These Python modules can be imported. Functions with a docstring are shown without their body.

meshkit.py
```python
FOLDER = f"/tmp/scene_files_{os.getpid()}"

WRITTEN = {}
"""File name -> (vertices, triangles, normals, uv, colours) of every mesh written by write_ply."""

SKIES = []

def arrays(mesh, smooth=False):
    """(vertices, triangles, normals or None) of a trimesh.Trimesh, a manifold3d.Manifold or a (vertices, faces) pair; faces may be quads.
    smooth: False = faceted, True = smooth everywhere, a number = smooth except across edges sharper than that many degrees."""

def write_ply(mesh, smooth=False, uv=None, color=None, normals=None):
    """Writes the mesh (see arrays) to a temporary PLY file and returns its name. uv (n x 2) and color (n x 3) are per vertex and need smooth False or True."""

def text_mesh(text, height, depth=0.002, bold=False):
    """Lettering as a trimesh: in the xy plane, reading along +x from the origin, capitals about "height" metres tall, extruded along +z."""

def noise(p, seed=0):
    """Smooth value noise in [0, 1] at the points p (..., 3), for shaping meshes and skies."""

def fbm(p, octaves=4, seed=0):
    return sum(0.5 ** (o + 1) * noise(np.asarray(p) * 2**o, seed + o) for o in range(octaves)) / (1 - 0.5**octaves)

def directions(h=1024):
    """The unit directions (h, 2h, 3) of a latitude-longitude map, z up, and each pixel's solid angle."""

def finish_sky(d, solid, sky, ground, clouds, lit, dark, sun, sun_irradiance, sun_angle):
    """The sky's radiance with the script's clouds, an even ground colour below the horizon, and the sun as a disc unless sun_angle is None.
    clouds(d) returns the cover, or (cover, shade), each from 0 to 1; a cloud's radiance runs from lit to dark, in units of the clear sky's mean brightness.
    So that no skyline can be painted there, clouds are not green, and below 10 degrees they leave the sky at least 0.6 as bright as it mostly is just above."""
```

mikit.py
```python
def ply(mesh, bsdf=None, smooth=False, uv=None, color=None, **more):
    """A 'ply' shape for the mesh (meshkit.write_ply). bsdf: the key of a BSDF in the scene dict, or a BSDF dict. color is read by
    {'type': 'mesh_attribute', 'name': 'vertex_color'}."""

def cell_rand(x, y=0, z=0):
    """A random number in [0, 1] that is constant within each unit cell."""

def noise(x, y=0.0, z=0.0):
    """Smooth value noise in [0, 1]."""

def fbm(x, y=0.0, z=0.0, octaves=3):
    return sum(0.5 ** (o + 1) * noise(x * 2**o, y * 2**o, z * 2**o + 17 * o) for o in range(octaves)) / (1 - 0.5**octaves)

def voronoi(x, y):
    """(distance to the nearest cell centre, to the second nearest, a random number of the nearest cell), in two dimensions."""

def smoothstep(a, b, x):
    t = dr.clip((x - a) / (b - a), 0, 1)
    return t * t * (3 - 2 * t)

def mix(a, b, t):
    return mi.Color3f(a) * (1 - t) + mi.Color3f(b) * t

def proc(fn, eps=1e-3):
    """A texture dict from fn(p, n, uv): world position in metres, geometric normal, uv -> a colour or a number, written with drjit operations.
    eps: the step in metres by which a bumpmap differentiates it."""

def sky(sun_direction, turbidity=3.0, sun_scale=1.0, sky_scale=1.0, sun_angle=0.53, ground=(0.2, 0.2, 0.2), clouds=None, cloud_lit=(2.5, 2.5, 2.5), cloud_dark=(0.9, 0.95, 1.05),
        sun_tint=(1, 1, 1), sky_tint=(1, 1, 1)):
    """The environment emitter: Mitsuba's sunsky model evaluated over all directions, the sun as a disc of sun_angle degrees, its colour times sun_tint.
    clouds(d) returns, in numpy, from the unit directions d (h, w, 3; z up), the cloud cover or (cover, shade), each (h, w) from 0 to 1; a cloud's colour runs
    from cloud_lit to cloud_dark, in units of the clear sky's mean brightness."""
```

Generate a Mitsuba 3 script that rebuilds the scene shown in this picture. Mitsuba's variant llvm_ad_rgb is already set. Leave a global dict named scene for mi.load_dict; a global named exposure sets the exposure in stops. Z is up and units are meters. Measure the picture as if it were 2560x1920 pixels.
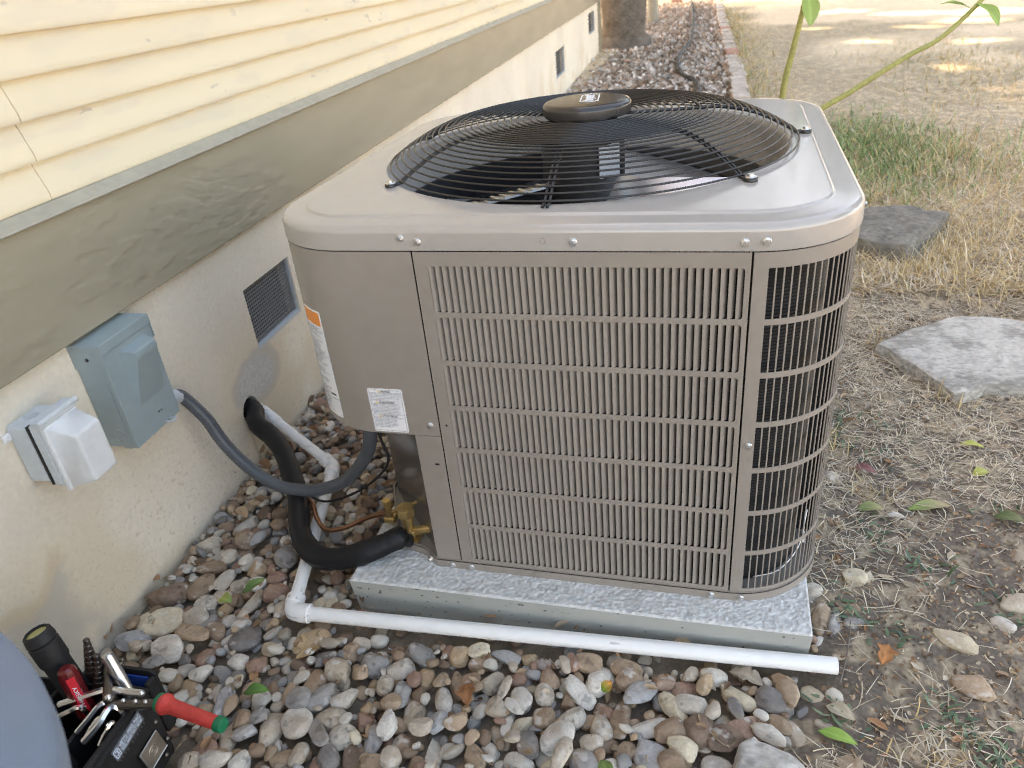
import math, random, numpy as np, trimesh, mitsuba as mi, drjit as dr, mikit, meshkit
import manifold3d as m3
from shapely.geometry import Polygon, Point, box as sbox, LineString
from shapely.ops import unary_union
from mikit import proc, noise, fbm, voronoi, smoothstep, mix, cell_rand
scene, labels = {'type': 'scene'}, {}
exposure = 4.55
# ------------------------------------------------------------------ camera, sky
Tm = mi.ScalarTransform4f
CAM = np.array([0.70765, -0.97338, 1.07316]); FWD = np.array([-0.25946, 0.83072, -0.49253]); UP = np.array([-0.04755, 0.49839, 0.86565])
scene['camera'] = {'type': 'thinlens', 'fov': 68.82, 'fov_axis': 'x', 'near_clip': 0.05, 'far_clip': 400.0, 'aperture_radius': 0.0019, 'focus_distance': 1.28,
    'to_world': Tm().look_at(origin=CAM.tolist(), target=(CAM + FWD).tolist(), up=UP.tolist())}
SUN = np.array([-0.62, 0.40, 0.72]); SUN /= np.linalg.norm(SUN)
scene['sky'] = mikit.sky(SUN, turbidity=4, sky_tint=(1.465, 1.035, 0.735), sun_scale=0.42, sun_angle=1.2, sun_tint=(1.0, 0.93, 0.8), ground=(0.25, 0.22, 0.18))
H, W = 0.756, 0.90
# ------------------------------------------------------------------ helpers
count = {}
def key_for(name):
    k = count.get(name, 0); count[name] = k + 1
    return name if k == 0 else '%s_%03d' % (name, k)
def thing(name, label, cat, group=None):
    k = key_for(name); labels[k] = {'label': label, 'category': cat}
    if group: labels[k]['group'] = group
    return k
def part(parent, name, mesh, mat, smooth=False, label=None, **more):
    k = key_for(parent + '__' + name)
    scene[k] = mikit.ply(mesh, mat, smooth, **more)
    if label: labels[k] = {'label': label}
    return k
def single(name, mesh, mat, label, cat, smooth=False, group=None, **more):
    k = thing(name, label, cat, group); scene[k] = mikit.ply(mesh, mat, smooth, **more); return k
def struct(name, mesh, mat, smooth=False, kind='structure', label=None):
    k = key_for(name); scene[k] = mikit.ply(mesh, mat, smooth); labels[k] = {'kind': kind}
    if label: labels[k]['label'] = label
    return k
def tri(v, f): return trimesh.Trimesh(np.asarray(v, float), np.asarray(f), process=False)
def cat(*ms): return trimesh.util.concatenate([m for m in ms])
def tf(mesh, M):
    m = mesh.copy(); m.apply_transform(M); return m
def tr(x, y, z): return trimesh.transformations.translation_matrix([x, y, z])
def rot(deg, ax, p=None): return trimesh.transformations.rotation_matrix(math.radians(deg), ax, p)
def box(x0, x1, y0, y1, z0, z1, b=0.0):
    if b <= 0:
        m = trimesh.creation.box((x1 - x0, y1 - y0, z1 - z0)); m.apply_translation(((x0 + x1) / 2, (y0 + y1) / 2, (z0 + z1) / 2)); return m
    pts = []
    for x, sx in ((x0, 1), (x1, -1)):
        for y, sy in ((y0, 1), (y1, -1)):
            for z, sz in ((z0, 1), (z1, -1)):
                pts += [(x + sx * b, y + sy * b, z), (x + sx * b, y, z + sz * b), (x, y + sy * b, z + sz * b)]
    return trimesh.convex.convex_hull(np.array(pts))
def crom(P, n=8):
    P = np.asarray(P, float); Q = np.vstack([2 * P[0] - P[1], P, 2 * P[-1] - P[-2]]); out = []
    for i in range(1, len(Q) - 2):
        for t in np.linspace(0, 1, n, endpoint=False):
            a, b, c, d = Q[i - 1], Q[i], Q[i + 1], Q[i + 2]
            out.append(0.5 * (2 * b + (c - a) * t + (2 * a - 5 * b + 4 * c - d) * t * t + (3 * b - 3 * c + d - a) * t ** 3))
    out.append(P[-1]); return np.array(out)
def tube(P, r, n=12, closed=False, caps=True):
    P = np.asarray(P, float); N = len(P); r = np.broadcast_to(r, N)
    T = np.gradient(P, axis=0) if not closed else np.roll(P, -1, 0) - np.roll(P, 1, 0)
    T /= np.linalg.norm(T, axis=1, keepdims=True)
    u = np.cross(T[0], [0, 0, 1.0])
    if np.linalg.norm(u) < 1e-3: u = np.cross(T[0], [1.0, 0, 0])
    u /= np.linalg.norm(u); V = []
    a = np.linspace(0, 2 * np.pi, n, endpoint=False)
    for i in range(N):
        u = u - T[i] * (u @ T[i]); u /= np.linalg.norm(u); w = np.cross(T[i], u)
        V.append(P[i] + r[i] * (np.cos(a)[:, None] * u + np.sin(a)[:, None] * w))
    V = np.vstack(V); F = []
    for i in range(N if closed else N - 1):
        j = (i + 1) % N
        for k in range(n):
            l = (k + 1) % n
            F += [(i * n + k, i * n + l, j * n + l), (i * n + k, j * n + l, j * n + k)]
    if not closed and caps:
        V = np.vstack([V, P[0], P[-1]]); c0, c1 = len(V) - 2, len(V) - 1
        for k in range(n):
            l = (k + 1) % n
            F += [(c0, l, k), (c1, (N - 1) * n + k, (N - 1) * n + l)]
    return tri(V, F)
def lathe(prof, n=32, M=None):
    prof = np.asarray(prof, float); a = np.linspace(0, 2 * np.pi, n, endpoint=False); V = []
    for r, z in prof: V.append(np.stack([r * np.cos(a), r * np.sin(a), np.full(n, z)], 1))
    V = np.vstack(V); F = []
    for i in range(len(prof) - 1):
        for k in range(n):
            l = (k + 1) % n; F += [(i * n + k, i * n + l, (i + 1) * n + l), (i * n + k, (i + 1) * n + l, (i + 1) * n + k)]
    m = tri(V, F)
    if M is not None: m.apply_transform(M)
    return m
def prism(poly, h, M=None):
    gs = getattr(poly, 'geoms', [poly]); m = cat(*[trimesh.creation.extrude_polygon(g, h, engine='earcut') for g in gs])
    if M is not None: m.apply_transform(M)
    return m
def frame(o, x, z):
    """matrix with local x, local z directions and origin o"""
    x = np.asarray(x, float); z = np.asarray(z, float); x = x / np.linalg.norm(x); z = z - x * (x @ z); z /= np.linalg.norm(z)
    M = np.eye(4); M[:3, 0] = x; M[:3, 1] = np.cross(z, x); M[:3, 2] = z; M[:3, 3] = o; return M
def along(o, d):
    d = np.asarray(d, float) / np.linalg.norm(d); x = np.cross(d, [0.3, 0.2, 0.9]); return frame(o, x, d)
def grid(xs, ys, zf):
    X, Y = np.meshgrid(xs, ys, indexing='ij'); Z = zf(X, Y); V = np.stack([X, Y, Z], -1).reshape(-1, 3); n, m = X.shape
    i = (np.arange(n - 1)[:, None] * m + np.arange(m - 1)).ravel()
    return tri(V, np.vstack([np.stack([i, i + m, i + m + 1], 1), np.stack([i, i + m + 1, i + 1], 1)]))
def rrect(x0, x1, y0, y1, r): return sbox(x0 + r, y0 + r, x1 - r, y1 - r).buffer(r, 8)
# ------------------------------------------------------------------ materials
def C(h):
    c = [int(h[i:i + 2], 16) / 255 for i in (0, 2, 4)]; return [((x + 0.055) / 1.055) ** 2.4 if x > 0.04 else x / 12.92 for x in c]
def col(v): return {'type': 'rgb', 'value': list(v)}
def pri(color, rough=0.6, spec=0.5, **k):
    return {'type': 'twosided', 'bsdf': {'type': 'principled', 'base_color': color if isinstance(color, dict) else col(color), 'roughness': rough, 'specular': spec, **k}}
def bump(b, fn, scale, eps=1e-3):
    inner = b['bsdf'] if b['type'] == 'twosided' else b
    return {'type': 'twosided', 'bsdf': {'type': 'bumpmap', 'arbitrary': {**proc(fn, eps)}, 'scale': scale, 'bsdf': inner}}
def mat(name, b): scene['mat_' + name] = b; return 'mat_' + name
def sp(p, k): return mi.Float(p.x) * k, mi.Float(p.y) * k, mi.Float(p.z) * k
def speck(base, var, k, k2=None):
    def fn(p, n, uv):
        f = fbm(*sp(p, k), 3); g = noise(*sp(p, k2 or k * 7))
        return mi.Color3f(*base) * (1 + var * (2 * f - 1) + var * 0.6 * (2 * g - 1))
    return proc(fn)
TAUPE = (0.278, 0.247, 0.214)
M_taupe = mat('taupe', pri(speck(TAUPE, 0.05, 9, 60), 0.34, 0.5, clearcoat=0.25, clearcoat_gloss=0.85))
M_cap = mat('cap', pri(speck((0.375, 0.350, 0.322), 0.03, 6, 40), 0.17, 0.8, clearcoat=0.8, clearcoat_gloss=0.95))
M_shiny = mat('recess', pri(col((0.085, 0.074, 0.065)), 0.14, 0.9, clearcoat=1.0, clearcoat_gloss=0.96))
M_black = mat('blackwire', pri(col((0.022, 0.022, 0.023)), 0.3, 0.5))
M_hub = mat('hub', pri(col((0.035, 0.033, 0.032)), 0.22, 0.5, clearcoat=0.6))
M_well = mat('well', pri(col((0.03, 0.03, 0.033)), 0.4))
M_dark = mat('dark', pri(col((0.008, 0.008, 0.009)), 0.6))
def coil_b(p, n, uv): return 0.5 + 0.5 * dr.sin(mi.Float(p.z) * 2 * math.pi / 0.0055)
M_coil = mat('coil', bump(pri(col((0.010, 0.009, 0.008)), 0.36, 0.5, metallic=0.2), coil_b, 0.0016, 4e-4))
M_alu = mat('aluminium', pri(col((0.75, 0.76, 0.78)), 0.33, 0.5, metallic=0.9))
M_steel = mat('steel', pri(col((0.72, 0.72, 0.71)), 0.28, 0.5, metallic=0.95))
M_chrome = mat('chrome', pri(col((0.85, 0.85, 0.86)), 0.14, 0.5, metallic=1.0))
M_brass = mat('brass', pri(speck((0.54, 0.385, 0.165), 0.2, 60), 0.32, 0.6, metallic=0.75))
M_copper = mat('copper', pri(speck((0.33, 0.17, 0.10), 0.3, 50), 0.38, 0.5, metallic=0.9))
M_foam = mat('foam', bump(pri(speck((0.009, 0.009, 0.011), 0.25, 30), 0.5, 0.35), lambda p, n, uv: fbm(*sp(p, 500), 2), 0.0005))
def pvc_c(p, n, uv):
    x, y, z = mi.Float(p.x), mi.Float(p.y), mi.Float(p.z); s = smoothstep(0.72, 0.82, fbm(x * 30, y * 60, z * 160, 3)); d = smoothstep(0.45, 0.75, fbm(x * 9, y * 9, z * 9, 3)) * 0.12
    return mix(mix(mi.Color3f(0.84, 0.835, 0.82), mi.Color3f(0.62, 0.56, 0.47), d), mi.Color3f(0.33, 0.30, 0.27), s * 0.6)
M_pvc = mat('pvc', pri(proc(pvc_c), 0.3, 0.5))
M_conduit = mat('conduit', pri(speck((0.080, 0.088, 0.10), 0.1, 20), 0.36, 0.4))
M_fitting = mat('fitting', pri(col((0.42, 0.45, 0.48)), 0.4))
M_boxgrey = mat('boxgrey', pri(speck((0.265, 0.32, 0.33), 0.05, 14), 0.36, 0.5))
M_outlet = mat('outletgrey', pri(speck((0.52, 0.55, 0.56), 0.05, 20), 0.5, 0.4))
M_coverw = mat('coverwhite', pri(speck((0.66, 0.67, 0.67), 0.05, 20), 0.38, 0.45))
M_rubber = mat('rubber', pri(col((0.015, 0.015, 0.016)), 0.6))
M_white = mat('stickerwhite', pri(col((0.78, 0.78, 0.80)), 0.4))
M_ink = mat('ink', pri(col((0.02, 0.02, 0.03)), 0.6))
M_inkgrey = mat('inkgrey', pri(col((0.16, 0.16, 0.18)), 0.6))
M_orange = mat('orange', pri(col((0.75, 0.27, 0.05)), 0.45))
M_yellow = mat('yellow', pri(col((0.72, 0.5, 0.06)), 0.45))
# house
def siding_c(p, n, uv):
    x, y, z = mi.Float(p.x), mi.Float(p.y), mi.Float(p.z)
    a = fbm(y * 2.2, z * 14, x, 3); f = fbm(y * 16, z * 60, 3.0, 3); g = fbm(y * 5, z * 40, 9.0, 2)
    chip = smoothstep(0.77, 0.81, f) * smoothstep(0.55, 0.68, g)
    scuff = smoothstep(0.56, 0.75, fbm(y * 7, z * 30, 5.0, 3)) * 0.35
    c = mi.Color3f(0.725, 0.64, 0.46) * (0.93 + 0.14 * a)
    c = mix(c, mi.Color3f(0.62, 0.56, 0.45), scuff)
    return mix(c, mi.Color3f(0.40, 0.36, 0.31), chip * 0.45)
def siding_b(p, n, uv):
    y, z = mi.Float(p.y), mi.Float(p.z); f = fbm(y * 16, z * 60, 3.0, 3); g = fbm(y * 5, z * 40, 9.0, 2)
    return fbm(y * 12, z * 150, 1.0, 3) * 0.5 - smoothstep(0.75, 0.81, f) * smoothstep(0.55, 0.68, g)
M_siding = mat('siding', bump(pri(proc(siding_c), 0.55, 0.35), siding_b, 0.0012, 2e-3))
def band_b(p, n, uv):
    y, z = mi.Float(p.y), mi.Float(p.z); f = fbm(y * 17 + z * 8, z * 46, 2.0, 3); m = smoothstep(0.38, 0.6, fbm(y * 3.4, z * 5, 7.0, 2))
    return smoothstep(0.5, 0.62, f) * m + 0.25 * fbm(y * 30, z * 120, 0.0, 2)
def band_c(p, n, uv):
    y, z = mi.Float(p.y), mi.Float(p.z); return mi.Color3f(0.325, 0.292, 0.212) * (0.9 + 0.2 * fbm(y * 4, z * 18, 4.0, 3))
M_band = mat('band', bump(pri(proc(band_c), 0.42, 0.45), band_b, 0.0011, 2e-3))
M_ledge = mat('ledge', bump(pri(speck((0.36, 0.345, 0.285), 0.12, 12), 0.35, 0.5), lambda p, n, uv: fbm(mi.Float(p.y) * 14, mi.Float(p.z) * 80, mi.Float(p.x) * 80, 3), 0.001))
WX = -0.3848; TH = 0.0446
def stucco_c(p, n, uv):
    x, y, z = mi.Float(p.x), mi.Float(p.y), mi.Float(p.z)
    a = fbm(y * 3, z * 3, 1.0, 3); g = noise(y * 160, z * 160, x * 160)
    c = mi.Color3f(0.74, 0.67, 0.55) * (0.90 + 0.2 * a) * (0.95 + 0.1 * g)
    pit = smoothstep(0.80, 0.88, noise(y * 210, z * 210, 5.0)); c = mix(c, mi.Color3f(0.45, 0.36, 0.25), pit * 0.4 * smoothstep(0.4, 0.15, z))
    yel = smoothstep(0.45, 0.7, fbm(y * 4.5, z * 4.5, 8.0, 3)) * smoothstep(0.5, 0.15, z); c = mix(c, mi.Color3f(0.60, 0.48, 0.31), yel * 0.45)
    w = fbm(y * 14, z * 14, 2.0, 3) - 0.5
    d1 = dr.sqrt(dr.square((y - 0.445) / 0.118) + dr.square((z - 0.212) / 0.072)) + w * 0.45
    c = mix(c, mi.Color3f(0.44, 0.42, 0.385), smoothstep(1.12, 0.85, d1) * 0.6)
    c = mix(c, mi.Color3f(0.52, 0.505, 0.475) * (0.85 + 0.3 * noise(y * 240, z * 240, 1.0)), smoothstep(0.8, 0.62, d1) * 0.85)
    hgt = 0.155 + 0.12 * fbm(y * 9, 3.0, 1.0, 2) + w * 0.05
    low = smoothstep(0.012, -0.012, z - hgt) * smoothstep(-0.20, -0.27, y + w * 0.12)
    c = mix(c, mi.Color3f(0.47, 0.43, 0.36), low * 0.75)
    ring = smoothstep(0.03, 0.0, dr.abs(z - hgt - 0.01)) * smoothstep(-0.18, -0.25, y + w * 0.12); c = mix(c, mi.Color3f(0.50, 0.39, 0.24), ring * 0.5)
    run = smoothstep(0.012, 0.0, dr.abs(y - 0.36 + w * 0.02)) * smoothstep(0.16, 0.12, z); c = mix(c, mi.Color3f(0.4, 0.36, 0.3), run * 0.5)
    return c
def stucco_b(p, n, uv): return fbm(mi.Float(p.y) * 90, mi.Float(p.z) * 90, mi.Float(p.x) * 90, 3) + 0.5 * noise(mi.Float(p.y) * 400, mi.Float(p.z) * 400, 0.0)
M_stucco = mat('stucco', bump(pri(proc(stucco_c), 0.9, 0.2), stucco_b, 0.0006, 1e-3))
M_roof = mat('roof', pri(col((0.12, 0.11, 0.10)), 0.9))
M_screen = mat('screen', pri(col((0.22, 0.22, 0.225)), 0.45))
M_ventback = mat('ventback', pri(col((0.02, 0.02, 0.02)), 0.9))
M_frame = mat('ventframe', pri(col((0.5, 0.52, 0.53)), 0.4))
# concrete pad
def pad_c(p, n, uv):
    a = fbm(*sp(p, 5), 3); g = noise(*sp(p, 190)); t = smoothstep(0.5, 0.72, fbm(*sp(p, 17), 4)) * 0.35
    return mix(mi.Color3f(0.61, 0.61, 0.595) * (0.92 + 0.16 * a) * (0.80 + 0.40 * g), mi.Color3f(0.42, 0.40, 0.35), t)
M_padtop = mat('padtop', bump(pri(proc(pad_c), 0.85, 0.2), lambda p, n, uv: fbm(*sp(p, 190), 3), 0.0055, 5e-4))
def pads_c(p, n, uv):
    a = fbm(*sp(p, 9), 3); h = smoothstep(0.84, 0.90, noise(*sp(p, 130))); return mix(mi.Color3f(0.38, 0.385, 0.355) * (0.85 + 0.3 * a), mi.Color3f(0.12, 0.12, 0.11), h)
M_padside = mat('padside', bump(pri(proc(pads_c), 0.8, 0.25), lambda p, n, uv: -smoothstep(0.84, 0.90, noise(*sp(p, 130))), 0.001))
# ground
def dirt_c(p, n, uv):
    x, y = mi.Float(p.x), mi.Float(p.y)
    a = fbm(x * 2.1, y * 2.1, 0.0, 4); b = fbm(x * 30, y * 30, 1.0, 3); g = noise(x * 220, y * 220, 2.0)
    dark = mi.Color3f(0.175, 0.145, 0.115); straw = mi.Color3f(0.58, 0.47, 0.32)
    far = smoothstep(0.8, 2.6, y + 0.5 * (a - 0.5))
    c = mix(dark, straw, dr.clip(smoothstep(0.45, 0.75, b) * 0.55 + far * 0.6, 0, 1)) * (0.75 + 0.5 * g)
    sandy = smoothstep(0.42, 0.62, fbm(x * 0.55 + 3, y * 0.55, 5.0, 3)) * smoothstep(2.5, 4.5, y)
    return mix(c, mi.Color3f(0.82, 0.66, 0.47) * (0.85 + 0.3 * b), sandy * 0.85)
M_dirt = mat('dirt', bump(pri(proc(dirt_c), 0.95, 0.15), lambda p, n, uv: fbm(mi.Float(p.x) * 60, mi.Float(p.y) * 60, 0.0, 4), 0.006, 2e-3))
M_soil = mat('soil', bump(pri(speck((0.21, 0.17, 0.13), 0.35, 40), 0.95, 0.15), lambda p, n, uv: fbm(*sp(p, 120), 3), 0.004))
exec_stone = [((0.53, 0.48, 0.405), 0.22), ((0.46, 0.395, 0.31), 0.25), ((0.29, 0.205, 0.14), 0.3), ((0.38, 0.28, 0.19), 0.3), ((0.20, 0.14, 0.10), 0.3), ((0.37, 0.36, 0.35), 0.2),
              ((0.20, 0.18, 0.165), 0.25), ((0.61, 0.565, 0.495), 0.18), ((0.32, 0.205, 0.15), 0.35), ((0.44, 0.32, 0.20), 0.25), ((0.30, 0.28, 0.26), 0.22), ((0.58, 0.50, 0.36), 0.2)]
# 0 light grey 1 beige grey 2 brown 3 tan 4 dark brown 5 cool grey 6 dark grey 7 white 8 red brown 9 ochre 10 mid grey 11 cream
def stone_tex(base, var, i):
    def fn(p, n, uv):
        x, y, z = mi.Float(p.x), mi.Float(p.y), mi.Float(p.z)
        f = fbm(x * 38 + i * 7, y * 38, z * 38, 4); g = noise(x * 330, y * 330, z * 330 + i); s = fbm(x * 15, y * 15 + i * 3, z * 15, 2)
        band = fbm(x * 20 + y * 30 + i, z * 110 + x * 40, i * 2.0, 2)
        c = mi.Color3f(*base) * (1 + var * 1.5 * (2 * f - 1)) * (0.86 + 0.28 * g) * (0.85 + 0.3 * band)
        c = mix(c, mi.Color3f(0.36, 0.27, 0.18), smoothstep(0.50, 0.72, s) * 0.5)
        q = fbm(x * 60, y * 60 + i * 5, z * 60, 3); c = mix(c, mi.Color3f(0.66, 0.63, 0.58), smoothstep(0.62, 0.74, q) * 0.5)
        return mix(c, c * 0.45, smoothstep(0.66, 0.76, fbm(x * 95 + i, y * 95, z * 95, 2)) * 0.6)
    return proc(fn)
def stone_b(p, n, uv): return fbm(*sp(p, 70), 3) + 0.4 * noise(*sp(p, 420))
M_stone = [mat('stone%d' % i, bump(pri(stone_tex(b, v, i), 0.62, 0.35), stone_b, 0.0017, 8e-4)) for i, (b, v) in enumerate(exec_stone)]
def slab_c(p, n, uv):
    f = fbm(*sp(p, 14), 4); g = fbm(mi.Float(p.x) * 60, mi.Float(p.y) * 110, mi.Float(p.z) * 110, 4); h = noise(*sp(p, 160))
    c = mix(mi.Color3f(0.29, 0.27, 0.24), mi.Color3f(0.55, 0.52, 0.47), smoothstep(0.35, 0.65, 0.5 * f + 0.5 * g)) * (0.85 + 0.3 * h)
    return mix(c, mi.Color3f(0.22, 0.19, 0.14), smoothstep(0.62, 0.75, fbm(*sp(p, 8), 3)) * 0.5)
M_slab = mat('slab', bump(pri(proc(slab_c), 0.9, 0.2), lambda p, n, uv: fbm(*sp(p, 60), 4), 0.006, 1e-3))
M_darkslab = mat('darkslab', bump(pri(speck((0.20, 0.185, 0.16), 0.45, 18, 90), 0.85, 0.25), lambda p, n, uv: fbm(*sp(p, 40), 4), 0.006, 1e-3))
def vcol(rough=0.7, trans=0.0):
    a = {'type': 'mesh_attribute', 'name': 'vertex_color'}
    if trans: return {'type': 'principledthin', 'base_color': a, 'roughness': rough, 'diff_trans': trans, 'spec_trans': 0.0}
    return {'type': 'twosided', 'bsdf': {'type': 'principled', 'base_color': a, 'roughness': rough, 'specular': 0.3}}
M_straw = mat('straw', vcol(0.6))
M_leafv = mat('leaf', vcol(0.5, 0.7))
M_dryleaf = mat('dryleaf', vcol(0.7))
M_bark = mat('bark', bump(pri(speck((0.18, 0.155, 0.13), 0.45, 10, 50), 0.95, 0.15), lambda p, n, uv: fbm(mi.Float(p.x) * 20, mi.Float(p.y) * 20, mi.Float(p.z) * 5, 3), 0.02, 3e-3))
M_stem = mat('stem', pri(speck((0.34, 0.33, 0.10), 0.25, 30), 0.5))
M_brick = mat('brick', pri(speck((0.52, 0.45, 0.39), 0.3, 8, 40), 0.9, 0.2))
M_brickred = mat('brickred', pri(speck((0.48, 0.28, 0.22), 0.2, 8, 40), 0.9, 0.2))
M_bin = mat('binplastic', bump(pri(speck((0.155, 0.195, 0.26), 0.04, 9), 0.38, 0.4), lambda p, n, uv: fbm(*sp(p, 26), 2), 0.0006))
M_bag = mat('bagcloth', bump(pri(speck((0.012, 0.012, 0.013), 0.3, 40), 0.6, 0.4), lambda p, n, uv: noise(*sp(p, 700)), 0.0004, 4e-4))
M_blue = mat('bluelining', pri(col((0.03, 0.09, 0.42)), 0.7))
M_redgrip = mat('redgrip', bump(pri(speck((0.55, 0.055, 0.045), 0.15, 30), 0.5), lambda p, n, uv: fbm(*sp(p, 120), 2), 0.0008))
M_greentape = mat('greentape', pri(col((0.01, 0.16, 0.07)), 0.45))
M_redtrans = mat('redhandle', pri(col((0.13, 0.010, 0.012)), 0.15, 0.5, clearcoat=0.8))
M_redlabel = mat('redlabel', pri(col((0.62, 0.02, 0.035)), 0.4))
M_patch = mat('patchgrey', pri(col((0.10, 0.11, 0.125)), 0.5))
M_thread = mat('thread', pri(col((0.66, 0.74, 0.86)), 0.5))
M_greythread = mat('greythread', pri(col((0.14, 0.14, 0.15)), 0.6))
M_darksteel = mat('darksteel', pri(col((0.16, 0.14, 0.125)), 0.3, 0.5, metallic=0.9))
M_plate = mat('plate', pri(speck((0.5, 0.46, 0.4), 0.08, 80), 0.3, 0.5, metallic=0.9))
M_glow = mat('lensglass', pri(col((0.35, 0.33, 0.12)), 0.2, 0.5, clearcoat=0.8))
M_hose = mat('hose', pri(col((0.03, 0.03, 0.032)), 0.5))
rng = np.random.default_rng(7); random.seed(7)
# ------------------------------------------------------------------ house
MW = tr(WX, 0, 0) @ trimesh.transformations.rotation_matrix(TH, [0, 0, 1])
def wp(s, off, z): return (MW @ np.array([off, s, z, 1.0]))[:3]
S0, S1 = -3.2, 8.45
house = thing('house', 'cream lap sided house with olive skirt board and pale stucco foundation', 'house')
def wall_with_holes():
    g = sbox(S0, -0.3, S1, 0.62)
    for a, b, c, d in VENTS: g = g.difference(sbox(a, c, b, d))
    hole = Point(0.385, 0.155).buffer(0.036); g = g.difference(hole)
    m = prism(g, 0.16); v = m.vertices.copy(); m.vertices = np.stack([v[:, 2] - 0.16, v[:, 0], v[:, 1]], 1); return m
VENTS = [(0.488, 0.725, 0.272, 0.432), (5.35, 5.81, 0.20, 0.40), (7.57, 8.12, 0.305, 0.505)]
fw = wall_with_holes(); fw = trimesh.Trimesh(fw.vertices, fw.faces); fw.fix_normals()
part(house, 'foundation_wall', tf(fw, MW), M_stucco)
part(house, 'wall_back', tf(box(-9.0, -0.17, S0, S1, -0.3, 3.0), MW), M_stucco)
BAND0, BAND1 = 0.567, 0.7715
part(house, 'skirt_board', tf(box(-0.03, 0.022, S0, S1, BAND0, BAND1, 0.003), MW), M_band, label='olive painted skirt board with blistered paint')
led = Polygon([(-0.03, 0.772), (0.032, 0.772), (0.036, 0.775), (0.035, 0.779), (0.012, 0.7915), (-0.03, 0.793)])
lm = prism(led, S1 - S0); v = lm.vertices.copy(); lm.vertices = np.stack([v[:, 0], v[:, 2] + S0, v[:, 1]], 1); lm.invert()
part(house, 'drip_ledge', tf(lm, MW), M_ledge, label='weathered grey sloped drip ledge')
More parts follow.
